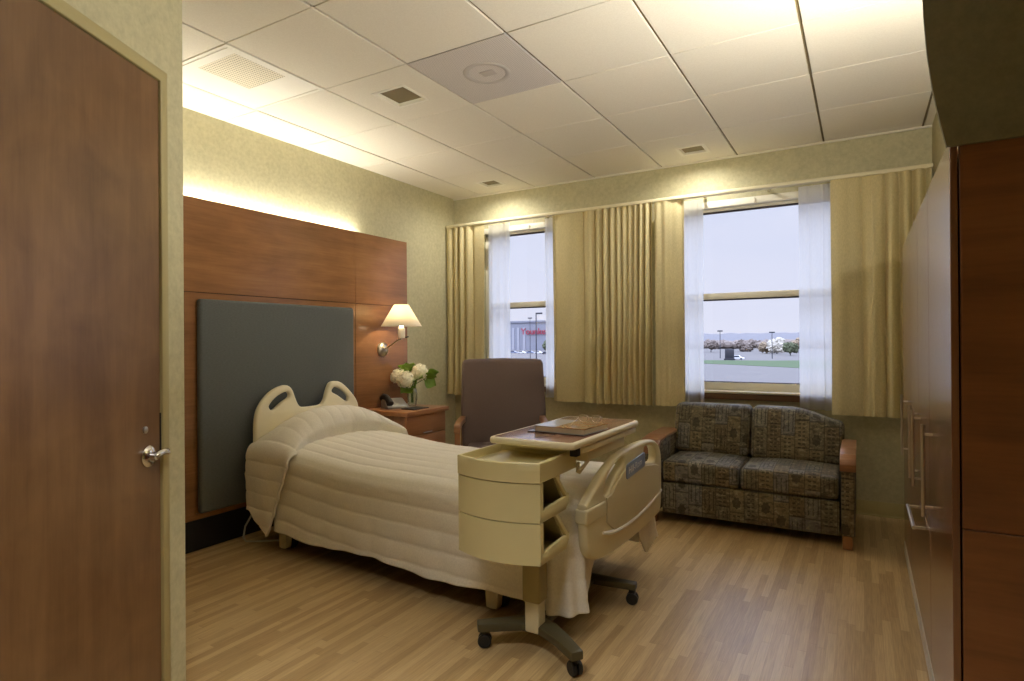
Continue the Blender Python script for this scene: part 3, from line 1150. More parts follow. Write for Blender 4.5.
# raised inner panel, u-shaped ridge, end wing band
inner = [(-0.262, 0.46), (-0.262, 0.57), (-0.215, 0.575), (-0.14, 0.625), (-0.06, 0.66), (0.16, 0.70), (0.19, 0.635), (0.33, 0.618), (0.40, 0.60), (0.41, 0.46), (0.2, 0.415), (0.0, 0.40), (-0.18, 0.405)]
mb = MB().plate([inner], 0.012, 0.005, MXY(BL + 0.002))
mb.recalc().build('inner_panel', M['putty'], fbo, world=False, ang=50)
xr = BL + 0.003
mb = MB().tube([(xr, y, z) for y, z in ((-0.30, 0.425), (-0.24, 0.409), (-0.179, 0.400), (-0.053, 0.396), (0.083, 0.403), (0.2, 0.418), (0.30, 0.436), (0.43, 0.462))], [0.006] + [0.011] * 6 + [0.006], 8)
mb.build('ridge', M['white'], fbo, world=False)
mb = MB().box((BL - 0.054, -0.463, 0.495), (BL + 0.007, -0.262, 0.562), 0.012, 3)
mb.build('corner_band', M['cream'], fbo, world=False)
mb = MB().plate([rrect(-0.012, 0.628, 0.22, 0.70, 0.016)], 0.006, 0.002, MXY(BL + 0.0105) @ Matrix(((1, 0, 0, -0.045), (0.12, 1, 0, -0.016), (0, 0, 1, 0), (0, 0, 0, 1))))
lb = mb.recalc().build('maker_label', M['label_blue'], fbo, world=False)
lb['label'] = 'blue grey label with white lettering'
mb = MB().text('Hill-Rom', 0.046, 0.0006, MXY(BL + 0.0140) @ Matrix(((1, 0, 0, 0.047), (0.12, 1, 0, 0.659), (0, 0, 1, 0), (0, 0, 0, 1))))
mb.build('lettering', M['label_white'], lb, world=False)
# frame, deck and mattress under the spread
mb = MB()
for sy in (-1, 1):
    mb.box((0.03, sy * 0.33 - 0.025, 0.26), (2.0, sy * 0.33 + 0.025, 0.31), 0.006)
for xx in (0.1, 0.7, 1.3, 1.95):
    mb.box((xx - 0.03, -0.38, 0.25), (xx + 0.03, 0.38, 0.29), 0.004)
mb.box((0.0, -0.30, 0.26), (0.06, 0.30, 0.40), 0.004)
mb.box((BL - 0.10, -0.25, 0.34), (BL - 0.05, 0.25, 0.42), 0.004)
mb.box((0.35, -0.18, 0.14), (1.7, 0.18, 0.26), 0.01)
mb.build('frame', M['darkmetal'], bed, world=False)
MB().box((0.04, -0.42, 0.30), (BL - 0.06, 0.42, 0.52), 0.04, 3).build('mattress', M['pad'], bed, world=False)
for xx, yy in ((0.30, -0.43), (1.86, -0.40), (0.30, 0.36), (1.20, 0.28)):
    m = MB()
    m.prism(smooth_closed([(-0.032, 0.03), (-0.02, 0.012), (0.02, 0.012), (0.034, 0.035), (0.034, 0.20), (-0.034, 0.20)], 4), -0.022, 0.022,
            Matrix(((1, 0, 0, xx), (0, 0, -1, yy), (0, 1, 0, 0), (0, 0, 0, 1))), 0.004)
    m.box((xx - 0.025, yy - 0.015, 0.19), (xx + 0.025, yy + 0.1, 0.27))
    lg = m.build('caster_leg', M['putty'], bed, world=False)
    MB().lathe([(0, -0.014), (0.045, -0.014), (0.05, -0.006), (0.05, 0.006), (0.045, 0.014), (0, 0.014)], 20,
               Matrix.Translation((xx + 0.012, yy + 0.04, 0.051)) @ Matrix.Rotation(PI / 2, 4, 'X')).build('wheel', M['black'], lg, world=False)
MB().box((0.16, -0.40, 0.14), (0.26, -0.32, 0.175), 0.012).build('brake_pedal', M['red'], bed, world=False)

# power cord from the bed to the head wall
pts = [HB + AX * 0.12 + AY * -0.40 + Vector((0, 0, 0.28)), HB + AX * 0.02 + AY * -0.46 + Vector((0, 0, 0.2)), HB + AX * -0.03 + AY * -0.49 + Vector((0, 0, 0.1)),
       HB + AX * -0.035 + AY * -0.50 + Vector((0, 0, 0.03)), HB + AX * -0.02 + AY * -0.49 + Vector((0, 0, 0.007)), HB + AX * 0.05 + AY * -0.44 + Vector((0, 0, 0.006)), HB + AX * 0.2 + AY * -0.3 + Vector((0, 0, 0.006))]
o = MB().tube(pts, 0.006, 8).build('power_cord', M['cable'], loc=tuple(pts[4]))
tag(o, 'grey power cord hanging from under the head of the bed to the floor', 'cord')

# bedspread -------------------------------------------------------------------
HW = 0.485          # half width of the covered mattress
RC = 0.10           # plan radius at the foot corners
LT = BL - 0.06      # where the foot end turns down
X0 = 0.30
PITCH = 0.095


def ztop(x, y):
    e = min(1.0, abs(y) / HW)
    z = 0.548 + 0.052 * (1 - e ** 3.2)
    return z + 0.05 * (1 - sstep(0.2, 1.0, x))


def puff(q, amp=0.0078, x=0.0):
    t = abs(math.sin(PI * q / PITCH))
    k = 1 + 0.35 * noise.noise(Vector((x * 16, q * 9, 5.0)))
    return amp * k * (t ** 0.34)


def path(o, t):
    """U-shaped outline offset inward by o; t in 0..1; returns point, outward normal, corner weight"""
    hw = HW - o
    L = LT - o
    r = max(RC - o, 0.0001)
    a = L - r - X0
    b = 2 * (hw - r)
    # fixed parameter splits so that rings line up
    s = [0, 0.40, 0.45, 0.55, 0.60, 1.0]
    if t <= s[1]:
        k = t / s[1]
        return Vector((X0 + a * k, -hw, 0)), Vector((0, -1, 0)), 0.0, -1
    if t <= s[2]:
        k = (t - s[1]) / (s[2] - s[1])
        an = -PI / 2 + k * PI / 2
        return Vector((L - r + r * math.cos(an), -hw + r + r * math.sin(an), 0)), Vector((math.cos(an), math.sin(an), 0)), k, -1
    if t <= s[3]:
        k = (t - s[2]) / (s[3] - s[2])
        return Vector((L, -hw + r + b * k, 0)), Vector((1, 0, 0)), 1.0, 0
    if t <= s[4]:
        k = (t - s[3]) / (s[4] - s[3])
        an = k * PI / 2
        return Vector((L - r + r * math.cos(an), hw - r + r * math.sin(an), 0)), Vector((math.cos(an), math.sin(an), 0)), 1 - k, 1
    k = (t - s[4]) / (s[5] - s[4])
    return Vector((X0 + a * (1 - k), hw, 0)), Vector((0, 1, 0)), 0.0, 1


TS = [0.40 * k / 90 for k in range(90)] + [0.40 + 0.05 * k / 44 for k in range(44)] + [0.45 + 0.10 * k / 60 for k in range(60)] + \
     [0.55 + 0.05 * k / 14 for k in range(14)] + [0.60 + 0.40 * k / 90 for k in range(91)]
ER = 0.055          # edge rounding radius
rings = []
NA, ND = 8, 56
# from the middle line outwards
for k in range(60):
    o = (HW - 0.012) - (HW - 0.012 - ER) * k / 59
    rings.append(('top', o))
for k in range(1, NA + 1):
    rings.append(('arc', k / NA))
for k in range(1, ND + 1):
    rings.append(('hang', k / ND))
sp = bmesh.new()
rows = []
for kind, val in rings:
    row = []
    for t in TS:
        if kind == 'top':
            p, nn, w, side = path(val, t)
            q = p.y
            z = ztop(p.x, p.y)
            h = puff(q, x=p.x)
            foot = sstep(LT - 0.12, LT, p.x)
            pos = Vector((p.x, p.y, z + h))
        elif kind == 'arc':
            a = val * PI / 2
            p, nn, w, side = path(ER * (1 - math.sin(a)), t)
            z = ztop(p.x, p.y) - ER * (1 - math.cos(a)) * 0.9
            q = p.y if w >= 1 else (side or 1) * (HW - ER + ER * a)
            h = puff(q, x=p.x) * (1 - 0.6 * math.sin(PI * w))
            pos = Vector((p.x, p.y, z)) + (nn * math.sin(a) + Vector((0, 0, 1)) * math.cos(a)) * h
        else:
            p, nn, w, side = path(0.0, t)
            zt = 0.548 - ER * 0.9 + 0.05 * (1 - sstep(0.2, 1.0, p.x))
            # drop: long at the sides and corners, shorter across the foot
            lowz = 0.125 + 0.012 * math.sin(p.x * 7)
            if side == 0:
                kk = (p.y + HW - RC) / (2 * (HW - RC))
                lift = sstep(0.0, 0.25, kk) * (1 - sstep(0.72, 1.0, kk))
                lowz = 0.125 + 0.22 * lift
            if side == -1 and w > 0:
                lowz = 0.115 + 0.0 * w
            if side == 1 and w > 0:
                lowz = 0.21
            z = zt - (zt - lowz) * val
            d = zt - z
            q = (side or 1) * (HW - ER + ER * PI / 2 + d)
            if side == 0:
                q = p.y
            h = puff(q, x=t * 5) * (1 - 0.35 * math.sin(PI * w))
            # wrinkles and folds grow towards the hem
            arc = t * 26
            f = 0.010 * val * noise.noise(Vector((arc * 1.1, d * 2.0, 3.3))) + 0.006 * val * math.sin(arc * 5 + 2 * noise.noise(Vector((arc * 0.7, 0, 0))))
            if w > 0 and side != 0:
                f += 0.03 * val * math.sin(PI * w) + 0.011 * val * math.sin(w * PI * 5 + 0.6)
            flare = 0.018 * val
            if side == 0:
                flare = -0.005
                f *= 0.3
            pos = Vector((p.x, p.y, z)) + nn * (h + f + flare)
        row.append(sp.verts.new(pos))
    rows.append(row)
for a, b in zip(rows, rows[1:]):
    for k in range(len(TS) - 1):
        sp.faces.new((a[k], b[k], b[k + 1], a[k + 1]))
# close the seam along the middle line
mid = rows[0]
n = len(mid)
for k in range(n // 2):
    try:
        sp.faces.new((mid[k], mid[k + 1], mid[n - 2 - k], mid[n - 1 - k]) if k + 1 < n - 2 - k else (mid[k], mid[k + 1], mid[n - 1 - k]))
    except ValueError:
        pass
bmesh.ops.recalc_face_normals(sp, faces=sp.faces[:])
bs = thing('bedspread', 'channel quilted taupe bedspread draped over the hospital bed, turned back over the pillow', 'bedspread', HB, TH)
mb = MB()
mb.bm.free()
mb.bm = sp
co = mb.build('cover', M['spread'], bs, world=False, ang=180)
sol = co.modifiers.new('thickness', 'SOLIDIFY')
sol.thickness = 0.008
sol.offset = -1


def flap_top(x, y, xf):
    x0, xc = 0.03, 0.185
    e = abs(y - 0.02) / 0.53
    H = 0.20 * max(0.0, 1 - e ** 2.6)
    base = 0.632 - 0.03 * (abs(y) / 0.5) ** 2
    if x < xc:
        m = 0.55 + 0.45 * math.sin(PI / 2 * (x - x0) / (xc - x0))
    else:
        t = min(1.0, (x - xc) / max(0.05, xf - xc))
        m = max(0.0, (1 - t ** 2.4)) ** 0.6
    return base + H * m


FOOT_EDGE = [(-0.53, 0.462), (-0.47, 0.47), (-0.40, 0.435), (-0.32, 0.40), (-0.13, 0.365), (0.09, 0.34), (0.33, 0.38), (0.40, 0.44), (0.52, 0.52)]


def foot_edge(y):
    for (a, xa), (b, xb) in zip(FOOT_EDGE, FOOT_EDGE[1:]):
        if y <= b:
            k = max(0.0, (y - a) / (b - a))
            return xa + (xb - xa) * k
    return FOOT_EDGE[-1][1]


YN = -0.515          # plane of the near hanging part
RN = 0.06


def flap_pt(u, v):
    """v across: 0 near hem .. 1 far edge; u along the bed: 0 head .. 1 foot side"""
    va, vr, vb = 0.30, 0.37, 0.94
    if v < va:
        k = v / va
        lo = 0.225 - 0.115 * sstep(0.05, 1.0, u)
        zt = 0.545
        z = lo + (zt - lo) * k
        xe = 0.29 + 0.172 * k ** 0.9
        x = 0.028 + (xe - 0.028) * u
        q = -(zt - z) - RN * 1.4
        y = YN - puff(q, 0.0072, x * 1.5) - 0.02 * (1 - k) * sstep(0, 0.5, u) - 0.012 * noise.noise(Vector((u * 2.2, k * 2, 8.0)))
        y -= 0.016 * sstep(0.86, 1.0, u)
        return Vector((x, y, z))
    if v < vr:
        # rounded shoulder between the hanging part and the top
        a = PI / 2 * (v - va) / (vr - va)
        yt = YN + RN
        y = yt - RN * math.cos(a)
        xf = foot_edge(y)
        x = 0.028 + (xf - 0.028) * u
        ztop_ = flap_top(max(x, 0.031), yt, foot_edge(yt))
        z = 0.545 + (ztop_ - 0.545) * math.sin(a)
        h = puff(-RN * 1.4 * (1 - (v - va) / (vr - va)), 0.0072, x * 1.5)
        return Vector((x, y - h * math.cos(a) - 0.016 * sstep(0.86, 1.0, u) * math.cos(a), z + h * math.sin(a)))
    k = min(1.0, (v - vr) / (vb - vr))
    y = YN + RN + (0.47 - YN - RN) * k
    xf = foot_edge(y)
    x = 0.028 + (xf - 0.028) * (u ** 0.92)
    z = flap_top(max(x, 0.031), y, xf)
    q = y - YN - RN
    z += puff(q, 0.0072, x * 1.5) * (1 - 0.5 * sstep(0.9, 1, u))
    z += 0.008 * noise.noise(Vector((x * 5, y * 4, 1.0)))
    if u > 0.93:
        z -= 0.02 * (u - 0.93) / 0.07
        x -= 0.03 * (u - 0.93) / 0.07
    if v > vb:
        d = (v - vb) / (1 - vb)
        y += 0.05 * math.sin(PI / 2 * d)
        z -= 0.16 * d
    return Vector((x, y, z))


mb = MB().grid(flap_pt, 60, 260)
mb.recalc()
fo = mb.build('turned_back_fold', M['spread'], bs, world=False, ang=180)
sol = fo.modifiers.new('thickness', 'SOLIDIFY')
sol.thickness = 0.014
sol.offset = -1

# ------------------------------------------------------------------ overbed table with storage tower
ob = thing('overbed_table', 'rolling overbed table with a beige drawer tower, standing across the bed', 'overbed table', (-1.18, 2.15, 0))
TZ = 0.863
TX0, TX1, TY0, TY1 = -1.389, -0.984, 2.152, 2.964
mb = MB()
MX = Matrix.Translation((0, 0, TZ - 0.014))
mb.plate([rrect(TX0, TY0, TX1, TY1, 0.03)], 0.028, 0.01, MX)
top = mb.recalc().build('tabletop', M['cream2'], ob, ang=50)
mb = MB().plate([rrect(TX0 + 0.018, TY0 + 0.018, TX1 - 0.018, TY1 - 0.018, 0.02)], 0.003, 0.001, Matrix.Translation((0, 0, TZ - 0.001)))
mb.recalc().build('laminate_inlay', M['laminate'], top)
mb = MB()
mb.plate([rrect(TX0 + 0.02, TY0 + 0.12, TX1 - 0.012, TY1 - 0.012, 0.02)], 0.024, 0.006, Matrix.Translation((0, 0, TZ - 0.048)))
mb.box((-1.235, 2.375, TZ - 0.115), (-1.02, TY1 - 0.12, TZ - 0.06), 0.012)
mb.recalc().build('underframe', M['cream'], ob)
MB().box((TX1 - 0.048, 2.215, TZ - 0.064), (TX1 - 0.016, 2.255, TZ - 0.027), 0.004).build('slide_latch', M['darkmetal'], ob)
mb = MB()
lx = TX1 - 0.05
mb.tube([(-1.06, 2.365, 0.743), (-1.043, 2.323, 0.729), (-1.035, 2.30, 0.724), (-1.03, 2.308, 0.719), (-1.03, 2.40, 0.752)], [0.008, 0.009, 0.009, 0.009, 0.008], 10)
mb.build('height_lever', M['cream'], ob)
# storage tower: bowed fronts
TX = (-1.432, -1.052)
FY = 1.992


def bow(x, extra=0.0):
    f = (x - TX[0]) / (TX[1] - TX[0])
    return FY - 0.046 * 4 * f * (1 - f) - extra


def bowed_front(m, z0, z1, x0, x1, th, extra=0.0, bev=0.004, taper=0.0):
    N = 18
    out = []
    pf = [(x0 + (x1 - x0) * k / N, bow(x0 + (x1 - x0) * k / N, extra)) for k in range(N + 1)]
    pb = [(x, y + th) for x, y in pf[::-1]]
    m.prism(pf + pb, z0, z1, None)


tw = MB()
x0, x1 = TX
YB = 2.252
# tray: floor, front, sides, back
zt0, zt1 = 0.733, 0.809
N = 18
pf = [(x0 + (x1 - x0) * k / N, bow(x0 + (x1 - x0) * k / N)) for k in range(N + 1)]
YT = 2.347
outer = pf + [(x1, YT - 0.02), (x1 - 0.02, YT), (x0 + 0.02, YT), (x0, YT - 0.02)]
tw.prism(outer, zt0, zt0 + 0.042)
ins = 0.016
pfi = [(x0 + ins + (x1 - x0 - 2 * ins) * k / N, bow(x0 + ins + (x1 - x0 - 2 * ins) * k / N) + ins) for k in range(N + 1)]
inn = pfi + [(x1 - ins, YT - 0.03), (x1 - 0.03, YT - ins), (x0 + 0.03, YT - ins), (x0 + ins, YT - 0.03)]
# rim ring between outer and inner outlines
o_lo = [tw.bm.verts.new((x, y, zt0 + 0.04)) for x, y in outer]
o_hi = [tw.bm.verts.new((x, y, zt1 - 0.004)) for x, y in outer]
o_t = [tw.bm.verts.new((x * 0.985 + inn[k][0] * 0.015 + (inn[k][0] - x) * 0.2, y + (inn[k][1] - y) * 0.22, zt1)) for k, (x, y) in enumerate(outer)]
i_t = [tw.bm.verts.new((x + (outer[k][0] - x) * 0.2, y + (outer[k][1] - y) * 0.2, zt1)) for k, (x, y) in enumerate(inn)]
i_lo = [tw.bm.verts.new((x, y, zt0 + 0.042)) for x, y in inn]
n = len(outer)
for A, B in ((o_lo, o_hi), (o_hi, o_t), (o_t, i_t), (i_t, i_lo)):
    for k in range(n):
        tw.bm.faces.new((A[k], A[(k + 1) % n], B[(k + 1) % n], B[k]))
tw.recalc()
tw.build('tray', M['tower'], ob, ang=40)


def bin_(z0, z1, inset, name):
    m = MB()
    a0, a1 = x0 + 0.004, x1 - 0.0
    # front
    pf = [(a0 + (a1 - a0) * k / N, bow(a0 + (a1 - a0) * k / N, -0.004 - inset)) for k in range(N + 1)]
    m.prism(pf + [(x, y + 0.024) for x, y in pf[::-1]], z0, z1)
    yb0, yb1 = YB, YB - 0.10       # back at the bottom, at the top
    # floor and right-hand lip
    m.prism([(a0, FY), (a1, FY), (a1, YB - 0.03), (a1 - 0.03, YB), (a0, YB)], z0, z0 + 0.012)
    m.prism([(FY - 0.005 + 0.012, z0), (YB - 0.03, z0), (YB, z0 + 0.03), (YB, z0 + 0.062), (YB - 0.02, z0 + 0.052), (FY + 0.012, z0 + 0.042)], 0, 0.016,
            Matrix(((0, 0, 1, a1 - 0.016), (1, 0, 0, 0), (0, 1, 0, 0), (0, 0, 0, 1))), 0.003)
    # slanting rear edge of the opening
    m.prism([(YB, z0 + 0.045), (YB - 0.026, z0 + 0.05), (YB - 0.125, z1), (YB - 0.10, z1)], 0, 0.016,
            Matrix(((0, 0, 1, a1 - 0.016), (1, 0, 0, 0), (0, 1, 0, 0), (0, 0, 0, 1))), 0.003)
    # left side
    m.box((a0, FY, z0), (a0 + 0.012, YB - 0.1, z1))
    o = m.recalc().build(name, M['tower'], ob, ang=40)
    # slanting back wall seen through the opening
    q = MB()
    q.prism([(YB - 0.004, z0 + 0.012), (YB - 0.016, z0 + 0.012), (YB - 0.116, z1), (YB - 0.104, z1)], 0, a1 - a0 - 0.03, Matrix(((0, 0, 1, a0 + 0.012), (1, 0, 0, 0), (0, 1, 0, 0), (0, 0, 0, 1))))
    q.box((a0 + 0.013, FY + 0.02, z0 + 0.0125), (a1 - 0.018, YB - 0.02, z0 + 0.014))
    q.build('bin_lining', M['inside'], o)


bin_(0.581, 0.729, 0.0, 'open_bin')
bin_(0.420, 0.577, 0.0, 'open_bin')
# mounting spine between the bins and the column
mb = MB().box((-1.26, 2.258, 0.62), (-1.11, 2.29, 0.732), 0.004)
mb.build('spine', M['tower'], ob)
mb = MB()
mb.box((-1.215, 2.135, 0.20), (-1.133, 2.212, 0.42), 0.01, 3)
mb.build('column', M['column'], ob)
mb = MB()
mb.box((-1.207, 2.142, 0.075), (-1.141, 2.206, 0.205), 0.008, 3)
mb.build('inner_column', M['putty'], ob)


def base_beam(m, pts, w, z0, z1):
    n = len(pts)
    for (xa, ya), (xb, yb) in zip(pts, pts[1:]):
        pass
    L, R = [], []
    for k, (x, y) in enumerate(pts):
        if k == 0:
            d = Vector((pts[1][0] - x, pts[1][1] - y))
        elif k == n - 1:
            d = Vector((x - pts[-2][0], y - pts[-2][1]))
        else:
            d = Vector((pts[k + 1][0] - pts[k - 1][0], pts[k + 1][1] - pts[k - 1][1]))
        d.normalize()
        nn = Vector((-d.y, d.x)) * w[k]
        L.append((x + nn.x, y + nn.y))
        R.append((x - nn.x, y - nn.y))
    m.prism(L + R[::-1], z0, z1, None, 0.006)


mb = MB()
beamA = [(-1.385, 2.06), (-1.31, 2.12), (-1.24, 2.175), (-1.18, 2.195), (-1.12, 2.18), (-1.03, 2.125), (-0.925, 2.045)]
base_beam(mb, beamA, [0.026, 0.032, 0.04, 0.048, 0.04, 0.032, 0.026], 0.073, 0.108)
beamB = [(-1.40, 2.80), (-1.30, 2.775), (-1.18, 2.76), (-1.06, 2.765), (-0.945, 2.775)]
base_beam(mb, beamB, [0.024, 0.03, 0.036, 0.03, 0.024], 0.073, 0.105)
mb.box((-1.215, 2.19, 0.075), (-1.145, 2.75, 0.103), 0.006)
mb.build('base', M['base_metal'], ob)


def caster(x, y, ang):
    m = MB()
    R = Matrix.Translation((x, y, 0.029)) @ Matrix.Rotation(ang, 4, 'Z') @ Matrix.Rotation(PI / 2, 4, 'X')
    for s in (-1, 1):
        m.lathe([(0, -0.009), (0.025, -0.009), (0.0285, -0.005), (0.0285, 0.005), (0.025, 0.009), (0, 0.009)], 20, R @ Matrix.Translation((0, 0, s * 0.013)))
    m.box((x - 0.014, y - 0.014, 0.045), (x + 0.014, y + 0.014, 0.073), 0.004)
    m.tube([(x, y, 0.03), (x, y, 0.05)], 0.012, 10)
    m.build('caster', M['black'], ob)


caster(-1.365, 2.085, 0.5)
caster(-0.95, 2.075, -0.6)
caster(-0.965, 2.775, 0.2)
caster(-1.38, 2.79, 0.1)

# reading matter on the table
MB_ = MB()
MB_.plate([[(-1.303, 2.351), (-1.026, 2.339), (-1.029, 2.565), (-1.292, 2.579)]], 0.004, 0.001, Matrix.Translation((0, 0, TZ + 0.0035)))
o = MB_.recalc().build('folder', M['shelfpaper'], loc=(-1.16, 2.46, TZ))
tag(o, 'thin dark folder under the glossy book on the overbed table', 'folder')
bk = thing('hardback_book', 'thick glossy picture book on the dark folder on the overbed table', 'book', (-1.14, 2.47, TZ + 0.006))
def bp(u, v):
    a, b, c, d = Vector((-1.268, 2.354, 0)), Vector((-1.018, 2.335, 0)), Vector((-1.002, 2.57, 0)), Vector((-1.265, 2.598, 0))
    q = (a * (1 - u) + b * u) * (1 - v) + (d * (1 - u) + c * u) * v
    return (q.x, q.y)
z = TZ + 0.006
mb = MB()
mb.prism([bp(0, 0), bp(1, 0), bp(1, 1), bp(0, 1)], z, z + 0.003)
mb.prism([bp(0, 0), bp(0.012, 0), bp(0.012, 1), bp(0, 1)], z, z + 0.026)
mb.prism([bp(0, 0), bp(0.42, 0), bp(0.42, 1), bp(0, 1)], z + 0.023, z + 0.026)
mb.mi = 1
mb.prism([bp(0.42, 0), bp(1, 0), bp(1, 1), bp(0.42, 1)], z + 0.023, z + 0.026)
mb.build('cover', [M['covergrey'], M['cover']], bk)
mb = MB().prism([bp(0.014, 0.012), bp(0.985, 0.012), bp(0.985, 0.988), bp(0.014, 0.988)], z + 0.0032, z + 0.0228)
mb.build('page_block', M['pages'], bk)
# reading glasses on the book
gl = thing('reading_glasses', 'thin wire reading glasses lying on top of the glossy book', 'glasses', (-1.075, 2.49, z + 0.026))
mb = MB()
gx, gy, gz = -1.075, 2.53, z + 0.027
for s in (-1, 1):
    ring = [Vector((gx + s * 0.032 + 0.024 * math.cos(t), gy + 0.004, gz + 0.018 + 0.0165 * math.sin(t))) for t in [2 * PI * k / 20 for k in range(21)]]
    mb.tube(ring, 0.0013, 6, False)
mb.tube([(gx - 0.008, gy + 0.004, gz + 0.02), (gx, gy + 0.002, gz + 0.024), (gx + 0.008, gy + 0.004, gz + 0.02)], 0.0013, 6)
mb.build('rims', M['chrome'], gl)
for s in (-1, 1):
    MB().tube([(gx + s * 0.056, gy + 0.004, gz + 0.022), (gx + s * 0.05, gy - 0.06, gz + 0.012), (gx + s * 0.045, gy - 0.11, gz + 0.0015)], 0.0014, 6).build('temple', M['chrome'], gl)

# ------------------------------------------------------------------ nightstand and what stands on it
ns = thing('nightstand', 'cherry wood bedside cabinet with drawers between the bed and the corner chair', 'nightstand', (-3.28, 3.85, 0))
NX0, NX1, NY0, NY1, NZ = XP + 0.003, -3.05, 3.585, 4.125, 0.722
MB().box((NX0, NY0, NZ - 0.035), (NX1, NY1, NZ), 0.003).build('top', M['night_wood'], ns)
MB().box((NX0 + 0.01, NY0 + 0.018, 0.06), (NX1 - 0.045, NY1 - 0.018, NZ - 0.035), 0.002).build('body', M['cherry_z'], ns)
MB().box((NX0 + 0.02, NY0 + 0.03, 0.001), (NX1 - 0.07, NY1 - 0.03, 0.06)).build('plinth', M['kick'], ns)
zz = NZ - 0.04
for hgt in (0.165, 0.2, 0.225):
    dr = MB().box((NX1 - 0.045, NY0 + 0.02, zz - hgt + 0.004), (NX1 - 0.024, NY1 - 0.02, zz), 0.002).build('drawer', M['night_wood'], ns)
    MB().tube([(NX1 - 0.014, 3.80, zz - hgt + 0.02), (NX1 - 0.014, 3.91, zz - hgt + 0.02)], 0.004, 8).build('pull', M['nickel'], dr)
    zz -= hgt

ph = thing('desk_telephone', 'black and silver desk telephone at the bed side of the nightstand', 'telephone', (-3.37, 3.80, NZ), math.radians(62))
m = MB()
m.prism([(-0.085, 0.0), (0.085, 0.0), (0.085, 0.02), (-0.05, 0.075), (-0.085, 0.075)], -0.09, 0.09, Matrix(((0, 0, 1, 0), (-1, 0, 0, 0), (0, 1, 0, 0.001), (0, 0, 0, 1))), 0.006)
m.build('base', M['silver'], ph, world=False)
hs = MB()
hs.tube([(-0.07, 0.085, 0.075), (-0.07, 0.06, 0.092), (-0.07, 0.0, 0.094), (-0.07, -0.06, 0.068), (-0.07, -0.085, 0.045)], [0.03, 0.027, 0.022, 0.026, 0.03], 12)
hs.build('handset', M['black'], ph, world=False)
kp = MB()
for r_ in range(4):
    for c_ in range(3):
        kp.box((0.0 + c_ * 0.022, -0.055 + r_ * 0.02 - 0.007, 0.0), (0.016 + c_ * 0.022, -0.055 + r_ * 0.02 + 0.007, 0.006), 0.002, 1)
kp.box((-0.005, 0.03, 0), (0.065, 0.06, 0.004), 0.001)
kp.bm.transform(Matrix.Translation((0, 0, 0.048)) @ Matrix.Rotation(math.atan2(0.055, 0.135), 4, 'X'))
kp.build('keypad', M['black'], ph, world=False)
pb = MB().box((-3.245, 3.735, NZ + 0.0005), (-3.11, 3.93, NZ + 0.008), 0.002, 1, None)
o = pb.build('notepad', M['black'], loc=(-3.22, 3.82, NZ))
tag(o, 'flat black notepad lying in front of the telephone on the nightstand', 'notepad')

VX, VY = -3.34, 3.99
m = MB()
m.lathe([(0.0, 0.0), (0.030, 0.0), (0.036, 0.01), (0.044, 0.06), (0.046, 0.10), (0.040, 0.135), (0.033, 0.158), (0.036, 0.172), (0.034, 0.172), (0.030, 0.158), (0.037, 0.132), (0.042, 0.10), (0.040, 0.06), (0.032, 0.016), (0.0, 0.012)], 28,
        Matrix.Translation((VX, VY, NZ + 0.0005)))
o = m.recalc().build('vase', M['vase'], loc=(VX, VY, NZ))
tag(o, 'clear glass vase holding white hydrangeas on the nightstand', 'vase')
FG = 'white hydrangea stems in the glass vase'


def hydrangea(c, r, label, seed):
    c = Vector(c)
    t = thing('hydrangea', label, 'flower', (VX, VY, NZ + 0.02), group=FG)
    rnd = random.Random(seed)
    m = MB()
    m.blob(c, r * 0.74, 2, 0.1, 3, seed)
    N = 120
    for k in range(N):
        zc = 1 - 2 * (k + 0.5) / N
        if zc < -0.75:
            continue
        a = k * 2.39996
        d = Vector((math.sqrt(1 - zc * zc) * math.cos(a), math.sqrt(1 - zc * zc) * math.sin(a), zc))
        pos = c + d * r * (0.78 + 0.22 * rnd.random())
        s = d.orthogonal().normalized()
        w = d.cross(s)
        rot = rnd.random() * PI
        for q in range(4):
            an = rot + q * PI / 2
            e1 = s * math.cos(an) + w * math.sin(an)
            e2 = d.cross(e1)
            pr = r * 0.27
            tl = d * pr * rnd.uniform(-0.45, 0.45)
            pts = [pos, pos + tl + e1 * pr * 0.55 + e2 * pr * 0.42 + d * pr * 0.18, pos + e1 * pr + d * pr * 0.1, pos + e1 * pr * 0.55 - e2 * pr * 0.42 + d * pr * 0.18]
            m.bm.faces.new([m.bm.verts.new(p_) for p_ in pts])
    m.build('bloom', M['petal'], t, ang=12)
    b = Vector((VX + rnd.uniform(-0.01, 0.01), VY + rnd.uniform(-0.01, 0.01), NZ + 0.03))
    n_ = Vector((VX + rnd.uniform(-0.01, 0.01), VY + rnd.uniform(-0.01, 0.01), NZ + 0.17))
    MB().tube([b, n_, (n_ + c) / 2 + Vector((0, 0, 0.01)), c - Vector((0, 0, r * 0.6))], 0.004, 8).build('stem', M['stem'], t)
    return t


hydrangea((VX - 0.105, VY - 0.055, NZ + 0.25), 0.07, 'white hydrangea head at the left back of the bouquet, nearest the wall panel', 1)
hydrangea((VX - 0.005, VY - 0.075, NZ + 0.225), 0.075, 'white hydrangea head at the front of the bouquet, hanging lowest', 2)
hydrangea((VX + 0.055, VY + 0.035, NZ + 0.285), 0.076, 'white hydrangea head at the right of the bouquet, tallest of the three', 3)


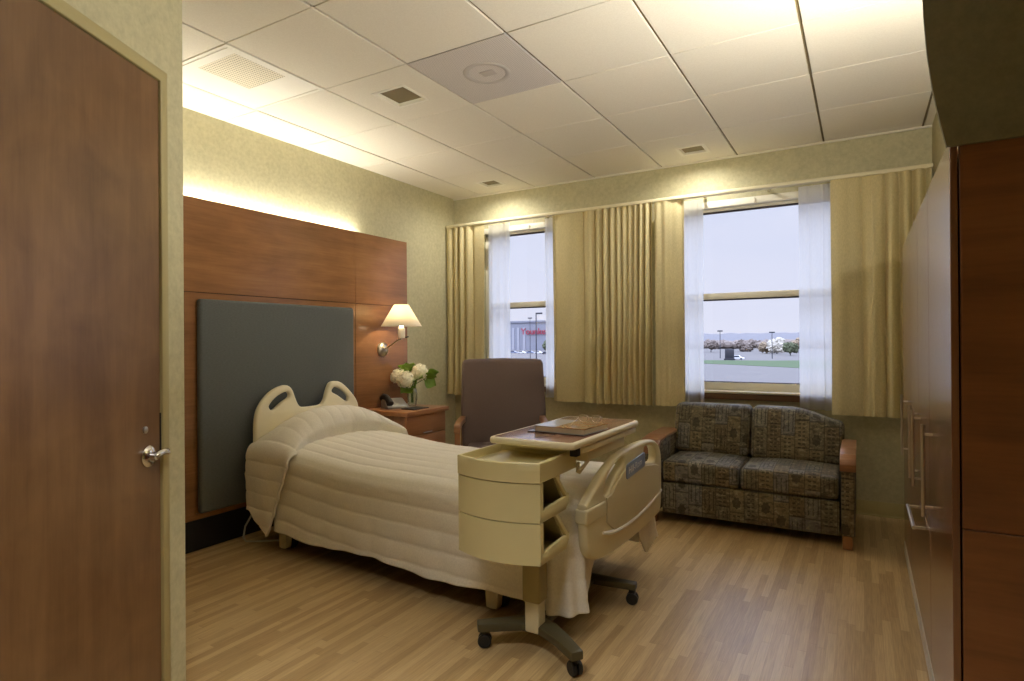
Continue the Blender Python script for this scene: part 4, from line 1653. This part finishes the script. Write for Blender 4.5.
def leaf_spray(label, specs, seed):
    t = thing('leaf_sprig', label, 'foliage', (VX, VY, NZ + 0.02), group='green sprigs in the glass vase')
    rnd = random.Random(seed)
    for c, dr, ln in specs:
        m = MB()
        c = Vector(c)
        d = Vector(dr).normalized()
        s = d.cross(Vector((0, 0, 1)))
        s = s.normalized() if s.length > 0.01 else Vector((1, 0, 0))
        rl = Matrix.Rotation(rnd.choice((-1, 1)) * rnd.uniform(0.5, 1.1), 3, d)
        s = rl @ s
        up_ = s.cross(d)
        prof_ = [0.04, 0.55, 0.9, 1.0, 0.8, 0.45, 0.05]

        def fn(u, v, c=c, d=d, s=s, up_=up_, ln=ln):
            k = u * 6
            i = min(5, int(k))
            w = (prof_[i] + (prof_[i + 1] - prof_[i]) * (k - i)) * ln * 0.62
            x = (v - 0.5) * 2
            return c + d * ln * u + s * w * x + up_ * (0.16 * ln * x * x - 0.25 * ln * u * u)
        m.grid(fn, 12, 4)
        o_ = m.build('leaf', M['leaf'], t, ang=90)
    MB().tube([(VX, VY, NZ + 0.03), (VX, VY, NZ + 0.17), tuple(Vector(specs[0][0]))], 0.003, 6).build('stem', M['stem'], t)


leaf_spray('green leaf sprig standing up behind the white blooms', [((VX - 0.05, VY + 0.0, NZ + 0.27), (-0.2, 0, 1), 0.105), ((VX - 0.03, VY + 0.0, NZ + 0.28), (0.4, 0.1, 1), 0.10), ((VX - 0.07, VY, NZ + 0.28), (-0.7, -0.1, 0.8), 0.095)], 1)
leaf_spray('green leaf sprig at the right edge of the bouquet', [((VX + 0.09, VY + 0.05, NZ + 0.23), (0.9, 0.5, 0.35), 0.11), ((VX + 0.09, VY + 0.05, NZ + 0.22), (0.8, 0.5, -0.35), 0.11),
            ((VX + 0.05, VY - 0.01, NZ + 0.22), (0.7, -0.3, 0.35), 0.105), ((VX + 0.1, VY + 0.09, NZ + 0.25), (0.7, 0.8, 0.6), 0.10)], 2)
leaf_spray('green leaf sprig drooping over the rim of the vase', [((VX - 0.0, VY - 0.02, NZ + 0.18), (-0.2, -0.9, -0.45), 0.11), ((VX - 0.01, VY - 0.02, NZ + 0.18), (-0.6, -0.6, -0.6), 0.10), ((VX + 0.02, VY - 0.02, NZ + 0.185), (0.7, -0.6, -0.1), 0.095)], 3)

# ------------------------------------------------------------------ wall sconce
sc_ = thing('wall_sconce', 'swing-arm wall lamp with a lit cream shade on the panelling above the nightstand', 'wall lamp', (XP, 3.80, 1.21))
SX, SY = -3.30, 3.81
mR = Matrix.Translation((XP, 3.815, 1.21)) @ Matrix.Rotation(PI / 2, 4, 'Y')
MB().lathe([(0, 0.001), (0.062, 0.001), (0.062, 0.008), (0.055, 0.02), (0.03, 0.034), (0.0, 0.04)], 28, mR).build('wall_plate', M['nickel'], sc_)
MB().tube([(XP + 0.03, 3.815, 1.215), (-3.42, 3.812, 1.245), (-3.34, SY, 1.288), (SX, SY, 1.298), (SX, SY, 1.31)], 0.007, 10).build('arm', M['nickel'], sc_)
so = MB().lathe([(0, 1.305), (0.028, 1.305), (0.03, 1.312), (0.03, 1.385), (0.018, 1.395), (0, 1.395)], 20, Matrix.Translation((SX, SY, 0))).build('socket', M['white'], sc_)
MB().tube([(SX + 0.02, SY + 0.02, 1.31), (SX + 0.05, SY + 0.03, 1.316)], 0.006, 8).build('switch_knob', M['darkmetal'], so)
mb = MB()
mb.lathe([(0.168, 1.402), (0.060, 1.582), (0.0585, 1.581), (0.1665, 1.402), (0.168, 1.402)], 40, Matrix.Translation((SX, SY, 0)))
mb.build('shade', M['shade'], sc_, ang=60)
mb = MB()
mb.lathe([(0.0, 1.39), (0.014, 1.395), (0.03, 1.44), (0.026, 1.468), (0.0, 1.48)], 16, Matrix.Translation((SX, SY, 0)))
mb.build('bulb', mat_emit('bulb_glow', (1, 0.8, 0.52), 8.0), sc_)

# ------------------------------------------------------------------ corner chair
ch = thing('patient_chair', 'high-backed dark brown patient chair with wooden arms in the window corner', 'armchair', (-2.47, 4.05, 0), math.radians(30.5))
out = [(-0.318, 0.30), (-0.335, 0.50), (-0.345, 0.72), (-0.343, 0.95), (-0.338, 1.10), (-0.322, 1.132), (-0.28, 1.14), (0, 1.148), (0.28, 1.14), (0.322, 1.132), (0.338, 1.10), (0.345, 0.95), (0.356, 0.72), (0.352, 0.50), (0.33, 0.30)]
tilt = math.radians(9)
Mb = Matrix.Translation((0, 0.10, 0.38)) @ Matrix.Rotation(-tilt, 4, 'X') @ Matrix(((1, 0, 0, 0), (0, 0, 1, 0.06), (0, 1, 0, -0.38), (0, 0, 0, 1)))
MB().plate([out], 0.12, 0.035, Mb).recalc().build('backrest', M['chair'], ch, world=False, ang=60)
MB().box((-0.285, -0.36, 0.32), (0.285, 0.14, 0.455), 0.04, 4).build('seat', M['chair'], ch, world=False)
for s in (-1, 1):
    m = MB()
    xx = s * 0.325
    armp = smooth_closed([(-0.385, 0.60), (-0.39, 0.645), (-0.34, 0.668), (-0.15, 0.672), (0.18, 0.66), (0.24, 0.64), (0.22, 0.615), (-0.2, 0.632), (-0.34, 0.622)], 4)
    A = Matrix(((0, 0, 1, xx), (1, 0, 0, 0), (0, 1, 0, 0), (0, 0, 0, 1)))
    m.prism(armp, -0.023, 0.023, A, 0.004)
    m.build('arm', M['cherry_x'], ch, world=False)
    MB().prism([(-0.385, 0.0), (-0.345, 0.0), (-0.338, 0.60), (-0.384, 0.60)], -0.02, 0.02, A, 0.004).build('leg', M['cherry_z'], ch, world=False)
    MB().prism([(0.22, 0.0), (0.26, 0.0), (0.215, 0.62), (0.175, 0.62)], -0.02, 0.02, A, 0.004).build('leg', M['cherry_z'], ch, world=False)
    MB().box((xx - 0.015, -0.35, 0.22), (xx + 0.015, 0.21, 0.30), 0.004).build('side_rail', M['cherry_x'], ch, world=False)
MB().box((-0.31, -0.372, 0.25), (0.31, -0.345, 0.325), 0.004).build('front_rail', M['cherry_x'], ch, world=False)

# ------------------------------------------------------------------ loveseat
lv = thing('loveseat', 'two-seat sleeper sofa in dark patchwork tapestry with wooden arm fronts under the right window', 'sofa', (-0.67, 4.5, 0))
SX0, SX1 = -1.362, -0.036
SI0, SI1 = -1.225, -0.124
SYF, SYB = 4.15, 4.84


def soft(m, lo, hi, r, seg=4, sub=6, puffz=0.0, puffy=0.0, shape=None):
    tmp = bmesh.new()
    bmesh.ops.create_cube(tmp, size=1.0)
    s = [b - a for a, b in zip(lo, hi)]
    c = [(a + b) / 2 for a, b in zip(lo, hi)]
    for v in tmp.verts:
        v.co = Vector((v.co.x * s[0], v.co.y * s[1], v.co.z * s[2]))
    bmesh.ops.bevel(tmp, geom=tmp.edges[:], offset=r, segments=seg, profile=0.5, affect='EDGES')
    big = [e for e in tmp.edges if e.calc_length() > 0.12]
    bmesh.ops.subdivide_edges(tmp, edges=big, cuts=sub, use_grid_fill=True)
    for v in tmp.verts:
        fx = max(0, 1 - (2 * v.co.x / s[0]) ** 2)
        fy = max(0, 1 - (2 * v.co.y / s[1]) ** 2)
        fz = max(0, 1 - (2 * v.co.z / s[2]) ** 2)
        if puffz and v.co.z > 0:
            v.co.z += puffz * fx * fy
        if puffy and v.co.y < 0:
            v.co.y -= puffy * fx * fz
        if shape:
            v.co = shape(v.co, s)
        v.co += Vector(c)
    m.join(tmp)


SM = (SI0 + SI1) / 2 - 0.03
m = MB()
m.box((SI0, SYF + 0.008, 0.062), (SI1, SYB - 0.1, 0.278), 0.012, 2)
m.boxuv().build('base', M['sofa'], lv)
for a, b in ((SI0 + 0.003, SM - 0.002), (SM + 0.002, SI1 - 0.003)):
    m = MB()
    soft(m, (a, SYF - 0.004, 0.282), (b, SYB - 0.17, 0.428), 0.03, puffz=0.02)
    m.boxuv().build('seat_cushion', M['sofa'], lv, ang=60)


def back_shape(flip):
    def f(co, s):
        t = co.x / s[0] + 0.5
        t = 0.0 if flip is None else t
        top = max(0, co.z / s[2] + 0.5)
        drop = -0.085 * (sstep(0.35, 1.0, t) ** 1.5) * top
        lean = 0.10 * (co.z / s[2] + 0.5)
        return Vector((co.x, co.y + lean, co.z + drop))
    return f


m = MB()
soft(m, (SI0 - 0.03, SYB - 0.30, 0.425), (SM - 0.003, SYB - 0.13, 0.785), 0.04, puffy=0.02, shape=back_shape(None))
m.boxuv().build('back_cushion', M['sofa'], lv, ang=60)
m = MB()
soft(m, (SM + 0.003, SYB - 0.30, 0.425), (SI1 + 0.015, SYB - 0.13, 0.785), 0.04, puffy=0.02, shape=back_shape(False))
m.boxuv().build('back_cushion', M['sofa'], lv, ang=60)
m = MB()
m.box((SI0, SYB - 0.12, 0.08), (SI1, SYB, 0.70), 0.03, 3)
m.boxuv().build('rear_panel', M['sofa'], lv)
for a, b in ((SX0, SI0 - 0.002), (SI1 + 0.002, SX1)):
    A = Matrix(((0, 0, 1, 0), (1, 0, 0, 0), (0, 1, 0, 0), (0, 0, 0, 1)))
    AF = SYF - 0.055
    pr = [(AF + 0.012, 0.085), (AF + 0.012, 0.47), (AF + 0.02, 0.51), (AF + 0.06, 0.548), (AF + 0.2, 0.565), (SYB - 0.2, 0.568), (SYB - 0.06, 0.568), (SYB - 0.06, 0.085)]
    m = MB()
    m.prism(pr, a + 0.006, b - 0.006, A, 0.006)
    ar = m.recalc().boxuv().build('arm', M['sofa'], lv)
    cap = [(AF + 0.002, 0.475), (AF - 0.002, 0.515), (AF + 0.012, 0.545), (AF + 0.055, 0.572), (AF + 0.2, 0.588), (SYB - 0.2, 0.592), (SYB - 0.2, 0.569), (AF + 0.2, 0.566), (AF + 0.06, 0.549), (AF + 0.019, 0.51), (AF + 0.011, 0.472)]
    m = MB()
    m.prism(cap, a, b, A, 0.004)
    m.recalc().build('wood_cap', M['cherry_x'], ar)
    m = MB()
    m.prism([(AF + 0.016, 0.002), (AF + 0.06, 0.002), (AF + 0.065, 0.083), (AF + 0.012, 0.083)], a + 0.012, b - 0.02, A, 0.004)
    m.recalc().build('leg', M['cherry_z'], lv)
    MB().box((a + 0.015, SYB - 0.14, 0.002), (b - 0.02, SYB - 0.08, 0.083), 0.004).build('leg', M['cherry_z'], lv)

# ------------------------------------------------------------------ outside
GZ = -5.75


def ext(dx, y, dz=None, z=None):
    return Vector((dx * y, y, (1.27 + dz * y) if z is None else z))


M['asphalt'] = plain('pale_asphalt', (92, 88, 86), 0.85, var=0.1)
M['grass'] = plain('spring_grass', (56, 76, 40), 0.9, var=0.2)
M['far'] = plain('hazy_hill', (100, 99, 104), 0.9, var=0.25)
M['brush'] = plain('bare_woodland', (124, 113, 106), 0.9, var=0.3)
M['brushg'] = plain('evergreen_foliage', (88, 94, 70), 0.9, var=0.3)
M['blossom'] = plain('white_blossom', (190, 184, 172), 0.9, var=0.1)
M['tan'] = plain('tan_twigs', (138, 122, 102), 0.9, var=0.2)
M['store'] = plain('store_wall', (142, 144, 156), 0.8, var=0.05)
M['store2'] = plain('store_pale_bay', (168, 168, 178), 0.8, var=0.05)
M['signred'] = plain('sign_red', (176, 62, 84), 0.6)
M['pole'] = plain('lamp_post_steel', (58, 60, 70), 0.6)
M['carw'] = plain('white_car_paint', (232, 234, 240), 0.35)
M['carb'] = plain('blue_car_paint', (120, 132, 160), 0.35)
M['card'] = plain('dark_car_paint', (52, 52, 62), 0.35)
M['carglass'] = plain('car_glass', (60, 66, 80), 0.2)

g = MB()
g.box((-700, 20, GZ - 0.5), (400, 1400, GZ))
struct(g.build('ground', M['asphalt']))
g = MB()
g.prism([(-62, 196), (-32, 178), (-8, 158), (60, 152), (60, 236), (-8, 226), (-26, 216), (-62, 212)], GZ, GZ + 0.06)
o = g.build('lawn', M['grass'], loc=(-10, 240, GZ))
tag(o, 'green lawn beyond the parking lot in the right window', 'grass', kind='stuff')

# far hills and woodland bands
m = MB()
rnd = random.Random(3)
N = 220
def hill(u, v):
    x = -1200 + 1700 * u
    h = 15.5 + 3.5 * noise.noise(Vector((u * 22, 0, 0))) + 2.5 * noise.noise(Vector((u * 90, 4, 0)))
    y = 1000 + 260 * (v if v < 1 else 1)
    return Vector((x, y, GZ + (h + 5.0) * math.sin(v * PI / 2)))
m.grid(hill, N, 8)
o = m.build('hillside', M['far'], loc=(-300, 1100, GZ), ang=180)
tag(o, 'hazy blue grey wooded hills along the horizon outside', 'hills', kind='stuff')
m = MB()
for k in range(210):
    yy = 470 + rnd.random() * 160
    dx = -0.30 + 0.34 * rnd.random()
    h = 2.2 + 1.9 * rnd.random()
    m.blob((dx * yy, yy, GZ + h * 0.9), h, 2, 0.5, 2.2, k, (1.25, 1.0, 0.9))
o = m.build('woodland', M['brush'], loc=(-70, 540, GZ), ang=30)
tag(o, 'belt of bare brown trees in front of the hills', 'trees', kind='stuff')


def tree(dx, y, h, w, mat, label, seed, group=None):
    p = ext(dx, y, z=GZ)
    t = thing('tree', label, 'tree', p, group=group)
    MB().tube([p, p + Vector((0, 0, h * 0.5))], [h * 0.04, h * 0.025], 8).build('trunk', M['pole'], t)
    m_ = MB()
    r_ = random.Random(seed)
    for k in range(9):
        c = p + Vector((r_.uniform(-w, w) * 0.32, r_.uniform(-w, w) * 0.3, h * (0.45 + 0.42 * r_.random())))
        m_.blob(c, w * 0.27, 3, 0.6, 2.6, seed * 10 + k)
    m_.build('crown', mat, t, ang=20)


tree(-0.1135, 320, 6.6, 8.5, M['blossom'], 'white blossoming tree behind the lawn in the right window', 1)
tree(-0.0945, 290, 5.6, 5.5, M['brushg'], 'dark green evergreen tree right of the blossoming tree', 2)
tree(-0.128, 330, 4.8, 7, M['tan'], 'tan leafless tree just left of the white blossoming tree', 3)
tree(-0.084, 360, 7.6, 7, M['tan'], 'tall tan leafless tree at the right edge of the right window', 4)
tree(-0.158, 380, 5.4, 10, M['brush'], 'broad brown leafless tree in the middle of the right window', 5)
tree(-0.212, 360, 6.4, 8, M['brush'], 'brown leafless tree at the left of the right window', 6)
tree(-0.505, 330, 7.5, 7.5, M['brushg'], 'bushy green tree in front of the store in the left window', 7)


def pole(dx, y, ztop_, label, arm=0.0, thick=0.12):
    p = ext(dx, y, z=GZ)
    t = thing('lamp_post', label, 'street lamp', p, group='parking lot lamp posts')
    MB().tube([p, Vector((p.x, p.y, ztop_))], [thick, thick * 0.7], 8).build('post', M['pole'], t)
    h_ = MB()
    s = thick
    if arm:
        h_.box((p.x, p.y - s, ztop_ - s * 2.2), (p.x + arm, p.y + s, ztop_), s * 0.3)
    else:
        h_.box((p.x - s * 6, p.y - s * 2, ztop_), (p.x + s * 6, p.y + s * 2, ztop_ + s * 3), s * 0.4)
    h_.build('lamp_head', M['pole'], t)


pole(-0.5335, 95, 1.27 + 0.0545 * 95, 'nearest dark lamp post in the left window, with a square head to one side', 1.25, 0.13)
pole(-0.5467, 190, 1.27 + 0.0435 * 190, 'smaller lamp post further away in the left window', 0, 0.13)
pole(-0.1976, 240, 1.27 + 0.0137 * 240, 'lamp post at the left of the right window', 0, 0.16)
pole(-0.1202, 240, 1.27 + 0.0105 * 240, 'lamp post right of centre in the right window', 0, 0.16)

# department store
SB = thing('store_building', 'large pale grey store with a red sign across the parking lot', 'building', (-230, 430, GZ))
yb = 420
x_l, x_r = -0.60 * yb, -0.43 * yb
zt = 1.27 + 0.0385 * yb
MB().box((x_l, yb, GZ), (x_r, yb + 60, zt)).build('wall', M['store'], SB)
m = MB()
for dx in (-0.586, -0.575, -0.562):
    m.box((dx * yb, yb - 0.5, GZ), (dx * yb + 2.0, yb, zt - 5))
m.build('pale_bay', M['store2'], SB)
MB().box((x_l, yb - 0.8, zt - 1.0), (x_r, yb + 0.2, zt + 0.4)).build('parapet', M['store'], SB)
mt = Matrix(((1, 0, 0, -0.566 * yb), (0, 0, -1, yb - 0.6), (0, 1, 0, 1.27 + 0.0185 * yb), (0, 0, 0, 1)))
MB().text('Younkers', 7.2, 0.3, mt, 'LEFT').build('sign', M['signred'], SB)


def car(dx, y, mat, label, scale=1.0):
    p = ext(dx, y, z=GZ)
    L_, H_ = 4.6 * scale, 1.5 * scale
    t = thing('car', label, 'car', p, group='cars parked outside')
    A = Matrix(((1, 0, 0, p.x), (0, 0, -1, p.y + 0.9), (0, 1, 0, p.z), (0, 0, 0, 1)))
    m_ = MB()
    m_.prism([(-L_ / 2, 0.35), (L_ / 2, 0.35), (L_ / 2, 0.75 * scale), (L_ * 0.28, 0.9 * scale), (L_ * 0.14, H_), (-L_ * 0.26, H_), (-L_ * 0.4, 0.92 * scale), (-L_ / 2, 0.85 * scale)], 0, 1.8, A)
    m_.build('body', mat, t)
    m_ = MB()
    m_.prism([(L_ * 0.25, 0.93 * scale), (L_ * 0.13, H_ * 0.95), (-L_ * 0.24, H_ * 0.95), (-L_ * 0.36, 0.95 * scale)], -0.01, 1.81, A)
    m_.build('windows', M['carglass'], t)
    for sx in (-0.31, 0.31):
        MB().lathe([(0, -0.1), (0.33, -0.1), (0.33, 0.1), (0, 0.1)], 12, Matrix.Translation((p.x + sx * L_, p.y - 0.85, GZ + 0.34)) @ Matrix.Rotation(PI / 2, 4, 'X')).build('wheel', M['card'], t)


car(-0.565, 300, M['carw'], 'white car parked furthest left of the row before the store')
car(-0.546, 302, M['carb'], 'blue grey car parked second from the left before the store')
car(-0.5285, 300, M['carw'], 'white car parked beside the near lamp post before the store')
car(-0.512, 285, M['card'], 'dark car parked right of the near lamp post before the store')
car(-0.583, 304, M['carb'], 'blue grey car parked left of the row, behind the sheer curtain')
car(-0.1715, 224, M['carw'], 'white car beside the dark box sign beyond the lawn')
# dark box sign by the road
p = ext(-0.1835, 218, z=GZ)
o = MB().box((p.x - 1.5, p.y, GZ), (p.x + 1.5, p.y + 0.8, GZ + 3.9), 0.1)
o.box((p.x - 1.8, p.y - 0.1, GZ), (p.x + 1.8, p.y + 0.9, GZ + 0.6), 0.05)
o = o.build('roadside_sign', M['card'], loc=(p.x, p.y, GZ))
tag(o, 'dark upright roadside sign beyond the lawn in the right window', 'sign')

# ------------------------------------------------------------------ light
w = bpy.data.worlds.new('sky')
SC.world = w
w.use_nodes = True
t = w.node_tree
t.nodes.clear()
tc = t.nodes.new('ShaderNodeTexCoord')
sepn = t.nodes.new('ShaderNodeSeparateXYZ')
t.links.new(tc.outputs['Generated'], sepn.inputs[0])
nz = t.nodes.new('ShaderNodeTexNoise')
mpn = t.nodes.new('ShaderNodeMapping')
mpn.inputs['Scale'].default_value = (2, 2, 9)
t.links.new(tc.outputs['Generated'], mpn.inputs[0])
t.links.new(mpn.outputs[0], nz.inputs['Vector'])
nz.inputs['Scale'].default_value = 2.2
nz.inputs['Detail'].default_value = 5
ad = t.nodes.new('ShaderNodeMath')
ad.operation = 'MULTIPLY_ADD'
t.links.new(nz.outputs['Fac'], ad.inputs[0])
ad.inputs[1].default_value = 0.25
t.links.new(sepn.outputs[2], ad.inputs[2])
rp = t.nodes.new('ShaderNodeValToRGB')
e = rp.color_ramp.elements
e[0].position, e[0].color = 0.05, lin((222, 222, 236))
e[1].position, e[1].color = 0.75, lin((196, 206, 232))
t.links.new(ad.outputs[0], rp.inputs[0])
bg = t.nodes.new('ShaderNodeBackground')
zen = t.nodes.new('ShaderNodeMapRange')
zen.inputs[1].default_value, zen.inputs[2].default_value = 0.2, 0.7
zen.inputs[3].default_value, zen.inputs[4].default_value = 0.73, 4.4
t.links.new(sepn.outputs[2], zen.inputs[0])
t.links.new(zen.outputs[0], bg.inputs['Strength'])
t.links.new(rp.outputs[0], bg.inputs[0])
wo = t.nodes.new('ShaderNodeOutputWorld')
t.links.new(bg.outputs[0], wo.inputs[0])


def area(name, loc, rot, sx, sy, power, color, portal=False):
    l = bpy.data.lights.new(name, 'AREA')
    l.shape = 'RECTANGLE'
    l.size, l.size_y = sx, sy
    l.energy = power
    l.color = color
    o_ = bpy.data.objects.new(name, l)
    COL.objects.link(o_)
    o_.location = loc
    o_.rotation_euler = rot
    if portal:
        l.cycles.is_portal = True
    return o_


WARM = (1.0, 0.92, 0.76)
for xa, xb, nm in ((WL[0], WL[1], 'window_portal'), (WR[0], WR[1], 'window_portal')):
    area(nm, ((xa + xb) / 2, 5.19, (WZ0 + WZ1) / 2), (-PI / 2, 0, 0), xb - xa, WZ1 - WZ0, 1, (1, 1, 1), True)
l = bpy.data.lights.new('sconce_light', 'POINT')
l.energy = 3.0
l.color = (1.0, 0.8, 0.52)
l.shadow_soft_size = 0.03
o = bpy.data.objects.new('sconce_light', l)
COL.objects.link(o)
o.location = (SX, SY, 1.50)

l = bpy.data.lights.new('entry_fill_spot', 'SPOT')  # added fill spot behind the camera, no ceiling fitting belongs to it
l.energy = 215
l.color = (1.0, 0.99, 0.975)
l.spot_size = math.radians(104)
l.spot_blend = 0.9
l.shadow_soft_size = 0.4
o = bpy.data.objects.new('entry_fill_spot', l)
COL.objects.link(o)
o.location = (-0.85, 0.55, CZ - 0.01)

for wx, wy in ((DL[1][0], DL[1][1]), (DL[2][0], DL[2][1])):
    l = bpy.data.lights.new('wall_washer_light', 'SPOT')
    l.energy = 64
    l.color = (1.0, 0.97, 0.91)
    l.spot_size = math.radians(165)
    l.spot_blend = 1.0
    l.shadow_soft_size = 0.012
    o = bpy.data.objects.new('wall_washer_light', l)
    COL.objects.link(o)
    o.location = (wx, wy - 0.02, CZ + 0.014)

vs = SC.view_settings
vs.view_transform = 'Standard'
vs.look = 'None'
vs.exposure = 0.66
vs.gamma = 1.0
vs.use_curve_mapping = False
SC.cycles.max_bounces = 12
SC.cycles.diffuse_bounces = 8
SC.cycles.transparent_max_bounces = 16
SC.cycles.caustics_reflective = False
SC.cycles.caustics_refractive = False
SC.cycles.sample_clamp_indirect = 6.0
